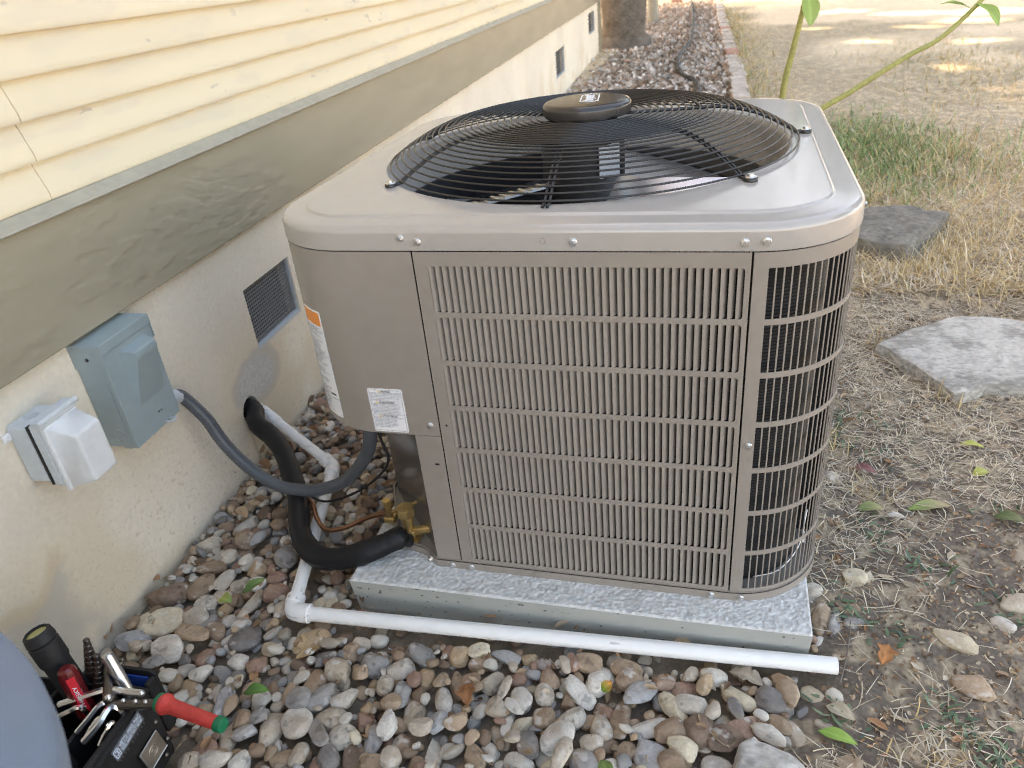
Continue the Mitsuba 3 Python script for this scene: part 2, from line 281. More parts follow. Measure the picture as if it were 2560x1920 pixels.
def board(z, s0, s1, ex=0.0625):
    pr = Polygon([(-0.028, z), (0.009, z - 0.001), (0.0105, z + 0.002), (0.0100, z + 0.012), (-0.006, z + ex + 0.006), (-0.028, z + ex + 0.006)])
    n = max(2, int((s1 - s0) / 0.12)); ss = np.linspace(s0, s1, n); P = np.array(pr.exterior.coords)[:-1]; V = []; K = len(P)
    for s in ss:
        w = 0.0018 * (meshkit.noise(np.array([[s * 3, z * 40, 0]]))[0] - 0.5)
        V.append(np.stack([P[:, 0], np.full(K, s), P[:, 1] + w * (P[:, 1] < z + 0.02)], 1))
    V = np.vstack(V); F = []
    for i in range(n - 1):
        for k in range(K):
            l = (k + 1) % K; F += [(i * K + k, i * K + l, (i + 1) * K + l), (i * K + k, (i + 1) * K + l, (i + 1) * K + k)]
    for k in range(1, K - 1): F += [(0, k + 1, k), ((n - 1) * K, (n - 1) * K + k, (n - 1) * K + k + 1)]
    m = tri(V, F); m.fix_normals(); return tf(m, MW)
z = 0.793; JS = 0.03
for i in range(35):
    if i in (0, 1, 2): part(house, 'siding_board', board(z, S0, JS - 0.0009), M_siding, 40); part(house, 'siding_board', board(z, JS + 0.0009, S1), M_siding, 40)
    else: part(house, 'siding_board', board(z, S0, S1), M_siding, 40)
    z += 0.0625
part(house, 'eave', tf(box(-0.5, 0.30, S0 - 0.3, S1 + 0.3, 2.98, 3.12), MW), M_siding)
rf = prism(Polygon([(0.32, 3.121), (0.32, 3.17), (-5.0, 5.4), (-10.0, 3.17), (-10, 3.121)]), S1 - S0 + 0.6); v = rf.vertices.copy(); rf.vertices = np.stack([v[:, 0], v[:, 2] + S0 - 0.3, v[:, 1]], 1)
part(house, 'roof', tf(rf, MW), M_roof)
part(house, 'corner_board', tf(box(-0.02, 0.03, S1, S1 + 0.09, -0.2, 2.98), MW), M_band)
for i, (a, b, c, d) in enumerate(VENTS):
    v_ = part(house, 'foundation_vent', tf(cat(box(-0.02, 0.001, a, b, c, c + 0.007), box(-0.016, -0.004, a, a + 0.003, c + 0.007, d), box(-0.016, -0.004, b - 0.003, b, c + 0.007, d)), MW), M_frame)
    bars = [box(-0.013, -0.011, a, b, zz, zz + 0.0026) for zz in np.arange(c + 0.010, d, 0.0092)] + [box(-0.0155, -0.0135, y, y + 0.0020, c + 0.008, d) for y in np.arange(a, b, 0.0092)]
    if i: bars = [box(-0.013, -0.011, a, b, zz, zz + 0.006) for zz in np.arange(c + 0.012, d, 0.02)]
    part(house + '__foundation_vent' + ('' if i == 0 else '_%03d' % i), 'screen', tf(cat(*bars), MW), M_screen)
    part(house + '__foundation_vent' + ('' if i == 0 else '_%03d' % i), 'backing', tf(box(-0.15, -0.04, a - .002, b + .002, c - .002, d + .002), MW), M_ventback)
# ------------------------------------------------------------------ ground
xs = np.unique(np.round(np.concatenate([np.linspace(-60, -1, 12), np.arange(-1, 0.6, 0.1), np.arange(0.6, 2.2, 0.02), np.arange(2.2, 6, 0.1), np.linspace(6, 80, 16)]), 4))
ys = np.unique(np.round(np.concatenate([np.linspace(-40, -1.2, 10), np.arange(-1.2, 2.6, 0.02), np.arange(2.6, 10, 0.08), np.linspace(10, 90, 20)]), 4))
def bed_edge(y): return np.interp(y, [-3, -0.6, -0.25, -0.1, 0.2, 1.0, 5.8, 9, 16.2], [0.72, 0.80, 0.86, 0.93, 0.89, 0.88, 0.765, 0.655, 0.38])
def ground_z(X, Y):
    P = np.stack([X, Y, np.zeros_like(X)], -1)
    z = 0.022 + 0.022 * (meshkit.fbm(P * 5, 3, 1) - 0.5) + 0.012 * (meshkit.fbm(P * 28, 2, 3) - 0.5) + 0.05 * (meshkit.fbm(P * 0.5, 2, 5) - 0.5) * np.clip((Y - 1) / 3, 0, 1)
    inb = np.clip((bed_edge(Y) - X) / 0.10, 0, 1) * (X > -0.6)
    return z * (1 - inb) + (-0.012) * inb
struct('ground', grid(xs, ys, ground_z), M_dirt, True)
bx = np.arange(-0.55, 1.0, 0.03); by = np.arange(-1.2, 16, 0.06)
bed = 'river_rock_bed'
struct(bed, grid(bx, by, lambda X, Y: np.where(X < bed_edge(Y) - 0.01, 0.002, -0.06) + 0.006 * (meshkit.fbm(np.stack([X, Y, X * 0], -1) * 30, 2, 4) - 0.5)), M_soil, True)
# ------------------------------------------------------------------ concrete pad
def pad_mesh():
    x0, x1, y0, y1 = 0.064, 0.882, -0.064, 0.86
    return x0, x1, y0, y1
px0, px1, py0, py1 = pad_mesh()
pad = thing('concrete_pad', 'pale rough topped concrete pad under the taupe condenser', 'concrete pad')
side = trimesh.convex.convex_hull(np.array([(px0 + dx, py0 + dy, z_) for z_, d in ((0.0, 0.006), (0.086, 0.0)) for dx, dy in ((d, d), (px1 - px0 - d, d + 0.006), (px1 - px0 - d, py1 - py0 - d), (d, py1 - py0 - d))]))
part(pad, 'slab', side, M_padside)
gx, gy = np.linspace(px0, px1, 330), np.concatenate([np.linspace(py0, 0.06, 60), np.linspace(0.07, py1, 90)])
def padz(X, Y):
    P = np.stack([X, Y, X * 0], -1); e = np.minimum(np.minimum(X - px0, px1 - X), np.minimum(Y - py0, py1 - Y))
    sl = 0.006 * (X - px0) / (px1 - px0)
    return 0.0885 + np.where(e < 0.001, -0.003, 0.0026 * (meshkit.fbm(P * 260, 2, 2)))
pt = grid(gx, gy, padz); pt.vertices[:, 1] += 0.006 * (pt.vertices[:, 0] - px0) / (px1 - px0) * (1 - (pt.vertices[:, 1] - py0) / (py1 - py0))
part(pad, 'rough_top', pt, M_padtop, True)
# ------------------------------------------------------------------ condenser
ac = thing('air_conditioner', 'taupe louvered outdoor air conditioner condenser on the concrete pad', 'air conditioner')
c0 = W / 2; gx0, gy0 = c0 + 0.011, c0 - 0.002
def rsq(a, rc, ang):
    """point on a rounded square of half side a at the polar angles"""
    d = np.stack([np.cos(ang), np.sin(ang)], -1); q = np.abs(d); t = a / np.maximum(q[:, 0], q[:, 1]); p_ = q * t[:, None]; k = a - rc
    corner = (p_[:, 0] > k) & (p_[:, 1] > k); b = q @ np.array([k, k]); disc = np.maximum(b * b - (2 * k * k - rc * rc), 0); t = np.where(corner, b + np.sqrt(disc), t)
    return d * t[:, None]
def loops(L):
    n = len(L[0]); V = np.vstack(L); F = []
    for i in range(len(L) - 1):
        for k in range(n):
            l = (k + 1) % n; F += [(i * n + k, i * n + l, (i + 1) * n + l), (i * n + k, (i + 1) * n + l, (i + 1) * n + k)]
    return tri(V, F)
NA = 288; ang = np.linspace(0, 2 * np.pi, NA, endpoint=False); RO = 0.363
def circ(r, z_): return np.stack([c0 + r * np.cos(ang), c0 + r * np.sin(ang), np.full(NA, z_)], 1)
def sq(a, rc, z_): p_ = rsq(a, rc, ang); return np.stack([c0 + p_[:, 0], c0 + p_[:, 1], np.full(NA, z_)], 1)
L = [circ(RO, H - 0.085), circ(RO, H - 0.012), circ(RO + 0.002, H - 0.004), circ(RO + 0.006, H + 0.0005), circ(RO + 0.012, H + 0.0012), circ(RO + 0.018, H)]
a_ = 0.45
mid = 0.5 * (circ(RO + 0.018, H) + sq(a_ - 0.066, 0.09, H)); L += [mid]
L += [sq(a_ - 0.0475, 0.104, H + 0.0), sq(a_ - 0.0445, 0.107, H - 0.0001), sq(a_ - 0.0430, 0.1085, H - 0.0008), sq(a_ - 0.0415, 0.110, H - 0.0026), sq(a_ - 0.0400, 0.1115, H - 0.0034), sq(a_ - 0.0370, 0.1145, H - 0.0036),
      sq(a_ - 0.018, 0.134, H - 0.0046), sq(a_ - 0.0105, 0.1405, H - 0.0052), sq(a_ - 0.0065, 0.1445, H - 0.0064), sq(a_ - 0.003, 0.1475, H - 0.0088), sq(a_ - 0.0008, 0.1495, H - 0.0122), sq(a_, 0.15, H - 0.0165),
      sq(a_, 0.15, H - 0.0385), sq(a_ - 0.0006, 0.1495, H - 0.0415), sq(a_ - 0.004, 0.147, H - 0.0425)]
capm = loops(L); part(ac, 'top_cover', capm, M_cap, 40)
TOPZ = H - 0.0425
# front louvered panel
PX0, PX1, PZ0, PZ1 = 0.2710, 0.7488, 0.106, TOPZ - 0.0006
LX0, PITCH, NL = 0.2925, 0.01073, 42
rows = []
zz = 0.691; step = (0.691 - 0.113) / 7 * 1.012
for i in range(7): rows.append((zz - 0.0745, zz)); zz -= step
face = sbox(PX0, PZ0, PX1, PZ1)
for a, b in rows: face = face.difference(rrect(LX0 - 0.0005, LX0 + NL * PITCH - 0.0015, a, b, 0.004))
face = face.difference(Point(0.282, 0.409).buffer(0.0022))
def xz(m, y):  # prism in x,z extruded towards the viewer (-y) from y
    v = m.vertices.copy(); m = m.copy(); m.vertices = np.stack([v[:, 0], y - v[:, 2], v[:, 1]], 1); return m
fp = part(ac, 'front_panel', xz(prism(face, 0.0014), 0.0014), M_taupe)
part(fp, 'return_edge', cat(box(PX0, PX0 + 0.0012, 0.0016, 0.02, PZ0, PZ1), box(PX1 - 0.0012, PX1, 0.0016, 0.02, PZ0, PZ1)), M_taupe)
def louver(h):
    nu, vs = 9, [0, 0.0035, 0.008, h - 0.004, h]
    D_, Wd = 0.0150, PITCH * 0.85; V = []
    for j, v_ in enumerate(vs):
        k = [0.25, 0.75, 1, 1, 0.92][j]
        for i in range(nu):
            t = i / (nu - 1) * math.pi / 2 * 0.97; V.append((Wd * math.sin(t), 0.0004 + k * D_ * (1 - math.cos(t)), h - v_))
    F = []
    for j in range(len(vs) - 1):
        for i in range(nu - 1):
            a = j * nu + i; F += [(a, a + nu, a + nu + 1), (a, a + nu + 1, a + 1)]
    return tri(V, F)
lv = mikit.ply(louver(rows[0][1] - rows[0][0]), M_taupe, True)
for a, b in rows:
    for i in range(NL):
        scene[key_for(fp + '__louver')] = {**lv, 'to_world': Tm().translate([LX0 + i * PITCH, 0, a])}
# perimeter path for curved sheets: arc length s runs from x on the front, round the right corner
RC = 0.146; BXR = W - 0.004  # body
def peri(s):
    """body outline, s = x along the front until the corner starts, then the arc, then up the right side"""
    s = np.asarray(s, float); k = BXR - RC; L_ = RC * math.pi / 2; t = np.clip((s - k) / RC, 0, math.pi / 2)
    x = np.where(s < k, s, k + RC * np.sin(t)); y = 0.004 - 0.0025 + np.where(s < k, 0, RC * (1 - np.cos(t))) + np.maximum(s - k - L_, 0)
    nx, ny = np.sin(t), -np.cos(t); return x, y, nx, ny
def sheet(poly, thick=0.0012, inset=0.0, maxs=0.006):
    """a polygon in (s,z) bent round the body outline"""
    m = prism(poly, thick); m = trimesh.Trimesh(*trimesh.remesh.subdivide_to_size(m.vertices, m.faces, maxs * 4, max_iter=12), process=True)
    x, y, nx, ny = peri(m.vertices[:, 0]); d = m.vertices[:, 2] - inset
    out = m.copy(); out.vertices = np.stack([x + nx * d, y + ny * d, m.vertices[:, 1]], 1); out.fix_normals(); return out
def strips(rects, thick, inset=0.0, maxs=0.006):
    ms = []
    for s0, s1, z0, z1 in rects:
        n = max(1, int(math.ceil((s1 - s0) / maxs))); ss = np.linspace(s0, s1, n + 1); x, y, nx, ny = peri(ss); V = []
        for z_ in (z0, z1):
            for d in (-inset, thick - inset): V.append(np.stack([x + nx * d, y + ny * d, np.full(n + 1, z_)], 1))
        V = np.vstack(V); N = n + 1; F = []
        q = lambda a, b, c, d: F.extend([(a, b, c), (a, c, d)])
        for i in range(n):
            q(N + i, N + i + 1, 3 * N + i + 1, 3 * N + i); q(i + 1, i, 2 * N + i, 2 * N + i + 1); q(2 * N + i, 3 * N + i, 3 * N + i + 1, 2 * N + i + 1); q(i, i + 1, N + i + 1, N + i)
        q(0, N, 3 * N, 2 * N); q(N + n, n, 2 * N + n, 3 * N + n); ms.append(tri(V, F))
    return cat(*ms)
SX0, NB = 0.7518, 21
SL0 = SX0 + 0.0195; SPI = 0.01085; SEND = SL0 + NB * SPI
bands = [(SX0, SL0, PZ0, PZ1), (SEND, SEND + 0.02, PZ0, PZ1), (SL0, SEND, rows[0][1], PZ1), (SL0, SEND, PZ0, rows[-1][0])] + [(SL0, SEND, rows[i + 1][1], rows[i][0]) for i in range(6)]
cp = part(ac, 'corner_panel', strips(bands, 0.0012), M_taupe, 30)
for i in range(NB):
    s_ = SL0 + i * SPI
    part(cp, 'bar', strips([(s_ + SPI - 0.0020, s_ + SPI, rows[-1][0] - 0.002, rows[0][1] + 0.002)] if i < NB - 1 else [(s_ + SPI - 0.0020, s_ + SPI - 0.0002, rows[-1][0] - 0.002, rows[0][1] + 0.002)], 0.0011, 0.0002, 0.002), M_taupe)
SS0, NS = SEND + 0.045, 44
sideb = [(SEND + 0.0225, SS0, PZ0, PZ1), (SS0 + NS * SPI, SS0 + NS * SPI + 0.03, PZ0, PZ1), (SS0, SS0 + NS * SPI, rows[0][1], PZ1), (SS0, SS0 + NS * SPI, PZ0, rows[-1][0])] + [(SS0, SS0 + NS * SPI, rows[i + 1][1], rows[i][0]) for i in range(6)]
sp_ = part(ac, 'side_panel', strips(sideb, 0.0012, 0, 0.05), M_taupe, 30)
for i in range(NS): part(sp_, 'bar', strips([(SS0 + i * SPI + SPI - 0.0026, SS0 + i * SPI + SPI - 0.0001, rows[-1][0] - 0.002, rows[0][1] + 0.002)], 0.0011, 0.0002, 0.01), M_taupe)
part(ac, 'corner_partition', box(0.860, 0.8945, 0.1885, 0.1895, 0.1, TOPZ), M_dark)
part(cp, 'return_edge', box(SX0, SX0 + 0.0012, 0.003, 0.022, PZ0, PZ1), M_taupe)
# left cover: front piece, corner arc, left side, mirrored path
def peril(s):
    x, y, nx, ny = peri(BXR - s + 0.004); return W - x, y, -nx, ny
def strips_left(rects, thick, inset=0.0, maxs=0.008):
    m = strips([(W - s1, W - s0, z0, z1) for s0, s1, z0, z1 in rects], thick, inset, maxs); m.vertices[:, 0] = W - m.vertices[:, 0]; m.invert(); return m
CZ = 0.386
part(ac, 'side_cover', cat(strips_left([(-0.8, 0.2685, CZ, PZ1)], 0.0014), strips_left([(-0.8, 0.2685, CZ, CZ + 0.0014)], 0.0, 0.02)), M_taupe, 30)
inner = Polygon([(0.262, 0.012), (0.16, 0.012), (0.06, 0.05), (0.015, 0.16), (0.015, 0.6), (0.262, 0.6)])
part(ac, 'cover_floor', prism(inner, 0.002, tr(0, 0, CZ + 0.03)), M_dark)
# corner post and recess
part(ac, 'corner_post', cat(box(0.222, 0.2685, 0.0002, 0.0016, 0.106, CZ - 0.001), tf(box(0, 0.0014, 0, 0.03, 0.106, CZ - 0.001), tr(0.222, 0.0018, 0) @ rot(25, [0, 0, 1]))), M_taupe)
def vsheet(P, z0, z1, th=0.0015):
    V, F = [], []
    P = np.asarray(P, float)
    for x, y in P: V += [(x, y, z0), (x, y, z1)]
    for i in range(len(P) - 1): a = 2 * i; F += [(a, a + 2, a + 3), (a, a + 3, a + 1)]
    return tri(V, F)
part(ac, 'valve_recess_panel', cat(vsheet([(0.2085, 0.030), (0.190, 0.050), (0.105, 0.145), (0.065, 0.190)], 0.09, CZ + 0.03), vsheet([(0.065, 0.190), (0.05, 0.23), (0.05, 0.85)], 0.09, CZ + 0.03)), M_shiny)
part(ac, 'slot_hole', cat(box(0.2505, 0.2575, -0.0004, 0.0001, 0.3255, 0.3292)), M_dark)
# base pan
bp = [(0.222, -0.003), (0.212, 0.002), (0.196, 0.017), (0.18, 0.024), (0.130, 0.036), (0.112, 0.052), (0.098, 0.10), (0.066, 0.16), (0.048, 0.2), (0.048, 0.85)]
th_ = np.linspace(0, math.pi / 2, 14)
out = [(BXR - RC + (RC + 0.004) * math.sin(t), 0.004 - 0.003 + RC - (RC + 0.004) * math.cos(t) - 0.003 * (t < 0.1)) for t in th_]
poly = Polygon([(0.222, -0.003)] + [(x, max(y, -0.003)) for x, y in out] + [(W, 0.85)] + bp[::-1][:-1])
def rim(P, z0, z1):
    return vsheet(P, z0, z1)
edge = np.array(poly.exterior.coords)[:-1]
body_base = prism(poly.buffer(-0.0005), 0.006, tr(0, 0, 0.0915))
ins = np.array(poly.buffer(-0.0022, join_style=2).exterior.coords)
def skirt(pl, z0, z1, r=0.003):
    A = np.array(pl.exterior.coords)[:-1]; Bp = pl.buffer(-0.0008); Cp = pl.buffer(-0.0025)
    ms = [vsheet(np.vstack([A, A[:1]]), z0, z1 - r)]
    prev, pz = pl, z1 - r
    for d, zz_ in ((0.0009, z1 - 0.0009), (0.003, z1)):
        n_ = pl.buffer(-d); ms.append(prism(n_.difference(pl.buffer(-d - 0.0012)) if d > 0.002 else n_.difference(pl.buffer(-0.004)), 0.0006, tr(0, 0, zz_ - 0.0006)))
    return cat(*ms)
part(ac, 'base_pan', cat(body_base, skirt(poly, 0.086, 0.1085)), M_taupe)
part(ac, 'panel_tab', box(0.411, 0.425, -0.0052, -0.003, 0.096, 0.1035, 0.0006), M_taupe); part(ac, 'panel_tab', box(0.588, 0.602, -0.0052, -0.003, 0.096, 0.1035, 0.0006), M_taupe)
# coil inside
def coilring(inset, z0, z1):
    p_ = rsq(a_ - inset, 0.15 - inset * 0.5, ang); m = vsheet(np.vstack([np.stack([c0 + p_[:, 0], c0 + p_[:, 1]], 1), [[c0 + p_[0, 0], c0 + p_[0, 1]]]]), z0, z1); return m
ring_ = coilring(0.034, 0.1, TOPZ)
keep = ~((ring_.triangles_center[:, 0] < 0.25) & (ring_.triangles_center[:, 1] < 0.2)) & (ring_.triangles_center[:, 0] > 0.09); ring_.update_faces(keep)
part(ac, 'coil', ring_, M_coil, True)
part(ac, 'fan_well', cat(lathe([(0.0, 0.125), (0.357, 0.125), (0.357, H - 0.084), (0.362, H - 0.084)], 64, tr(c0, c0, 0)), box(0.2505, 0.2515, 0.02, 0.12, 0.1, TOPZ)), M_well, 30)
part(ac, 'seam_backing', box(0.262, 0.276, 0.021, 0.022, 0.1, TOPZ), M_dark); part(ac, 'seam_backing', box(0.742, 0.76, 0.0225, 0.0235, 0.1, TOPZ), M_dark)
part(ac, 'loose_wire', tube(crom([(0.79, 0.028, 0.12), (0.83, 0.036, 0.135), (0.862, 0.07, 0.165), (0.873, 0.11, 0.21)], 8), 0.0016, 6), M_steel, True)
part(ac, 'wire_clip', box(0.866, 0.871, 0.075, 0.088, 0.165, 0.182, 0.001), M_white)
# screws
def screw(x, y, z_, n):
    M = along((x, y, z_), n)
    m = cat(lathe([(0, 0.0018), (0.0052, 0.0018), (0.006, 0.001), (0.0062, 0)], 18), tf(trimesh.creation.cylinder(0.0042, 0.004, sections=6), tr(0, 0, 0.0036)), lathe([(0, 0.0058), (0.0032, 0.0058), (0.0038, 0.0052)], 12))
    return tf(m, M)
for x, z_ in ((0.2555, 0.734), (0.282, 0.728), (0.512, 0.7275), (0.739, 0.7265), (0.766, 0.7285)): part(ac, 'screw', screw(x, 0.0, z_, (0, -1, 0)), M_steel, 30)
for x, y, z_, n in ((0.253, 0.0, 0.4075, (0, -1, 0)), (0.763, 0.0, 0.408, (0, -1, 0)), (0.2515, -0.003, 0.096, (0, -1, 0)), (0.289, -0.003, 0.0965, (0, -1, 0)), (0.721, -0.003, 0.0975, (0, -1, 0)), (0.770, -0.003, 0.098, (0, -1, 0)), (0.205, 0.008, 0.097, (-0.6, -0.8, 0)), (0.9, 0.16, 0.727, (1, 0, 0))):
    part(ac, 'screw', screw(x, y, z_, n), M_steel, 30)
part(ac, 'plug_hole', tf(lathe([(0.0025, -0.001), (0.0034, 0.0003), (0.0042, 0.0006), (0.0046, 0)], 20), along((0.4695, 0, 0.729), (0, -1, 0))), M_taupe, True)
# fan guard
fg = ac + '__fan_guard'
def gz(r): return H + 0.005 + 0.054 * (1 - np.clip((np.asarray(r) - 0.235) / 0.138, 0, 1) ** 1.7)
tt = np.linspace(0, 2 * np.pi, 96, endpoint=False)
hubtop = part(ac, 'fan_guard', lathe([(0, 0.020), (0.05, 0.0195), (0.070, 0.0182), (0.0765, 0.0165), (0.080, 0.0125), (0.081, 0.009), (0.081, -0.002), (0.078, -0.006), (0, -0.006)], 64, tr(gx0, gy0, gz(0.07) + 0.006)), M_hub, 35, label='round black hub cap at the centre of the fan guard')
radii = np.linspace(0.0935, 0.3705, 24)
for r in radii:
    part(fg, 'ring', tube(np.stack([gx0 + r * np.cos(tt), gy0 + r * np.sin(tt), np.full(96, gz(r))], 1), 0.0017, 7, closed=True), M_black, True)
def rib(a, screwed):
    rs = np.concatenate([np.linspace(0.066, 0.30, 10), [0.32, 0.335, 0.35, 0.36, 0.369]]); d = np.array([math.cos(a), math.sin(a)]); o = np.array([-d[1], d[0]]); ms = []
    for sg in (-1, 1):
        P = [(gx0 + d[0] * r + o[0] * 0.0036 * sg, gy0 + d[1] * r + o[1] * 0.0036 * sg, gz(r) - 0.0034) for r in rs]
        P += [(gx0 + d[0] * 0.370 + o[0] * 0.0036 * sg, gy0 + d[1] * 0.370 + o[1] * 0.0036 * sg, H + 0.0035), (gx0 + d[0] * 0.386 + o[0] * 0.0036 * sg, gy0 + d[1] * 0.386 + o[1] * 0.0036 * sg, H + 0.0028)]
        ms.append(tube(P, 0.0023, 8))
    m = cat(*ms); e = (gx0 + d[0] * 0.388, gy0 + d[1] * 0.388, H)
    if screwed: m = cat(m, lathe([(0, 0.006), (0.0095, 0.006), (0.0105, 0.004), (0.0105, 0.001)], 20, tr(*e)))
    return m, e
for deg, scr in ((220, 1), (270, 0), (317.5, 1), (7, 1), (58, 0), (111, 1), (163, 0)):
    m, e = rib(math.radians(deg), scr); part(fg, 'rib', m, M_black, True)
    if scr: part(fg, 'rib_screw', lathe([(0, 0.0108), (0.005, 0.0108), (0.0052, 0.0076), (0.0085, 0.0072), (0.0092, 0.0062)], 14, tr(*e)), M_steel, 30)
# badge on the hub
BZ = gz(0.07) + 0.0262
def flat(m, x, y, deg, z_=BZ): return tf(m, tr(x, y, z_) @ rot(deg, [0, 0, 1]))
hexo = Polygon([(-0.034, -0.017), (0.034, -0.017), (0.043, 0.0), (0.034, 0.017), (-0.034, 0.017), (-0.043, 0.0)])
part(fg, 'badge_outline', flat(prism(hexo.difference(hexo.buffer(-0.0022)), 0.0006), gx0 + 0.006, gy0 + 0.002, 96), M_white)
bt = meshkit.text_mesh('bryant', 0.018, 0.0006, True); bt.apply_translation([-bt.bounds[:, 0].mean(), -0.0065, 0])
bt.apply_scale([0.058 / np.ptp(bt.bounds[:, 0]), 1, 1]); part(fg, 'badge_lettering', flat(bt, gx0 + 0.006, gy0 + 0.002, 96), M_white)
# fan
fan = part(ac, 'fan', lathe([(0, 0.80), (0.068, 0.80), (0.076, 0.79), (0.078, 0.78), (0.078, 0.60), (0.07, 0.59), (0, 0.59)], 40, tr(c0, c0, 0)), M_hub, 35, label='black fan motor under the guard')
part(fan, 'motor_plate', tf(box(-0.023, 0.023, -0.0012, 0.0, -0.012, 0.045), tr(c0, c0, 0.725) @ rot(46, [0, 0, 1]) @ tr(0, -0.0795, 0)), M_frame)
def blade(a0):
    V, F = [], []; nr, na = 10, 14
    for i in range(nr):
        r = 0.06 + (0.352 - 0.06) * i / (nr - 1); half = 0.62 if r > 0.1 else 0.45 + 0.17 * (r - 0.06) / 0.04
        for j in range(na):
            u = j / (na - 1) * 2 - 1; sw = 0.25 * (r - 0.06) / 0.28; a = a0 + u * half + sw
            V.append((c0 + r * math.cos(a), c0 + r * math.sin(a), 0.655 + 0.042 * u + 0.012 * u * u))
    for i in range(nr - 1):
        for j in range(na - 1):
            a = i * na + j; F += [(a, a + na, a + na + 1), (a, a + na + 1, a + 1)]
    return tri(V, F)
for k_ in range(3): part(fan, 'blade', blade(math.radians(300 + 120 * k_)), M_alu, True)
part(fan, 'brace', tf(cat(box(0.08, 0.34, -0.012, 0.012, 0, 0.003), *[box(0.1 + 0.02 * i, 0.108 + 0.02 * i, -0.012, 0.012, 0.003, 0.006) for i in range(12)]), tr(c0, c0, 0.70) @ rot(228, [0, 0, 1])), M_steel)
# labels on the cabinet
def sticker(x0, x1, z0, z1, y, r=0.003): return xz(prism(rrect(x0, x1, z0, z1, r), 0.0004), y)
def lettering(text, x, z_, h, y, bold=False, width=None, center=False):
    m = meshkit.text_mesh(text, h, 0.0003, bold); m.apply_translation([-m.bounds[0, 0], 0, 0]); w_ = m.bounds[1, 0]
    if width: m.apply_scale([width / w_, 1, 1]); w_ = width
    v = m.vertices.copy(); m.vertices = np.stack([x - (w_ / 2 if center else 0) + v[:, 0], y - v[:, 2], z_ + v[:, 1]], 1); return m
YS = 0.0001
wl = part(ac, 'warning_label', sticker(0.150, 0.2125, 0.3895, 0.4745, YS), M_white, label='white warning label with three headings')
outl = rrect(0.1525, 0.21, 0.392, 0.472, 0.002)
inks = [xz(prism(outl.difference(outl.buffer(-0.0004)), 0.0003), YS - 0.0004)]
small = []
tw = ['This product can expose you to chemicals including', 'lead and lead compounds, which are known to the', 'State of California to cause cancer and birth defects', 'or other reproductive harm. For more information,', 'go to www.P65Warnings.ca.gov',
      "Ce produit peut vous exposer a des agents", 'chimiques, y compris le plomb et les composes du', "plomb, identifies par l'Etat de Californie comme", 'pouvant causer le cancer et des malformations', "congenitales ou autres troubles de l'appareil", "reproducteur. Pour de plus amples informations,", 'priere de consulter www.P65Warnings.ca.gov',
      'Este producto puede exponerle a quimicos que', 'incluyen plomo y compuestos de plomo,', 'los cuales son conocidos en el Estado', 'de California como causantes de cancer', 'y defectos de nacimiento u otros danos', 'reproductivos. Para mayor informacion,', 'visite www.P65Warnings.ca.gov']
wd = [.054, .052, .054, .051, .033, .045, .053, .049, .049, .046, .050, .046, .049, .041, .040, .041, .041, .040, .032]
zl = 0.4675
heads = {0: ('WARNING', .017), 5: ('AVERTISSEMENT', .030), 12: ('ADVERTENCIA', .026)}
for i, (t_, w_) in enumerate(zip(tw, wd)):
    if i in heads:
        h_, hw = heads[i]
        if i: zl -= 0.0032; inks.append(box(0.1527, 0.2098, YS - 0.0007, YS - 0.0004, zl + 0.0042, zl + 0.0045))
        inks.append(lettering(h_, 0.1825, zl, 0.0030, YS - 0.0004, True, hw, True)); inks.append(box(0.1527, 0.2098, YS - 0.0007, YS - 0.0004, zl - 0.0011, zl - 0.0008))
        part(wl, 'warning_triangle', xz(prism(Polygon([(0.1825 - hw / 2 - 0.0058, zl - 0.0002), (0.1825 - hw / 2 - 0.0014, zl - 0.0002), (0.1825 - hw / 2 - 0.0036, zl + 0.0036)]), 0.0003), YS - 0.0004), M_yellow)
        zl -= 0.0036
    small.append(lettering(t_, 0.1545, zl, 0.0015, YS - 0.0004, False, w_)); zl -= 0.00285
part(wl, 'heading_print', cat(*inks), M_ink); part(wl, 'body_print', cat(*small), M_inkgrey)
# rating label bent round the left front corner
def bend_left(poly, d0, d1, maxs=0.004):
    m = prism(poly, d1 - d0); m = trimesh.Trimesh(*trimesh.remesh.subdivide_to_size(m.vertices, m.faces, maxs * 2, max_iter=12), process=True)
    s_ = W - m.vertices[:, 0]; x, y, nx, ny = peri(s_); d = m.vertices[:, 2] + d0; o = m.copy(); o.vertices = np.stack([W - (x + nx * d), y + ny * d, m.vertices[:, 1]], 1); return o
RL0, RL1 = 0.024, 0.083
rl = part(ac, 'rating_label', bend_left(rrect(RL0, RL1, 0.400, 0.6045, 0.004), 0.0016, 0.0020), M_white, label='narrow white rating label with orange heading wrapped round the corner')
part(rl, 'orange_heading', bend_left(rrect(RL0 + 0.003, RL1 - 0.003, 0.577, 0.6015, 0.002), 0.0020, 0.0023), M_orange)
lines = []; zz_ = 0.571; r_ = np.random.default_rng(3)
while zz_ > 0.404:
    if r_.random() < 0.86:
        x = RL0 + 0.004; end = RL1 - 0.004 - r_.uniform(0, 0.03) - (0.018 if zz_ < 0.43 else 0)
        while x < end:
            w_ = r_.uniform(0.002, 0.007); lines.append(sbox(x, zz_, min(x + w_, end + 0.001), zz_ + 0.0011)); x += w_ + 0.0012
    zz_ -= 0.00275
part(rl, 'small_print', cat(*[bend_left(b_, 0.0020, 0.0022, 0.02) for b_ in lines]), M_inkgrey)
part(rl, 'bar_mark', bend_left(sbox(RL1 - 0.02, 0.444, RL1 - 0.006, 0.4475), 0.0022, 0.0024), M_ink)
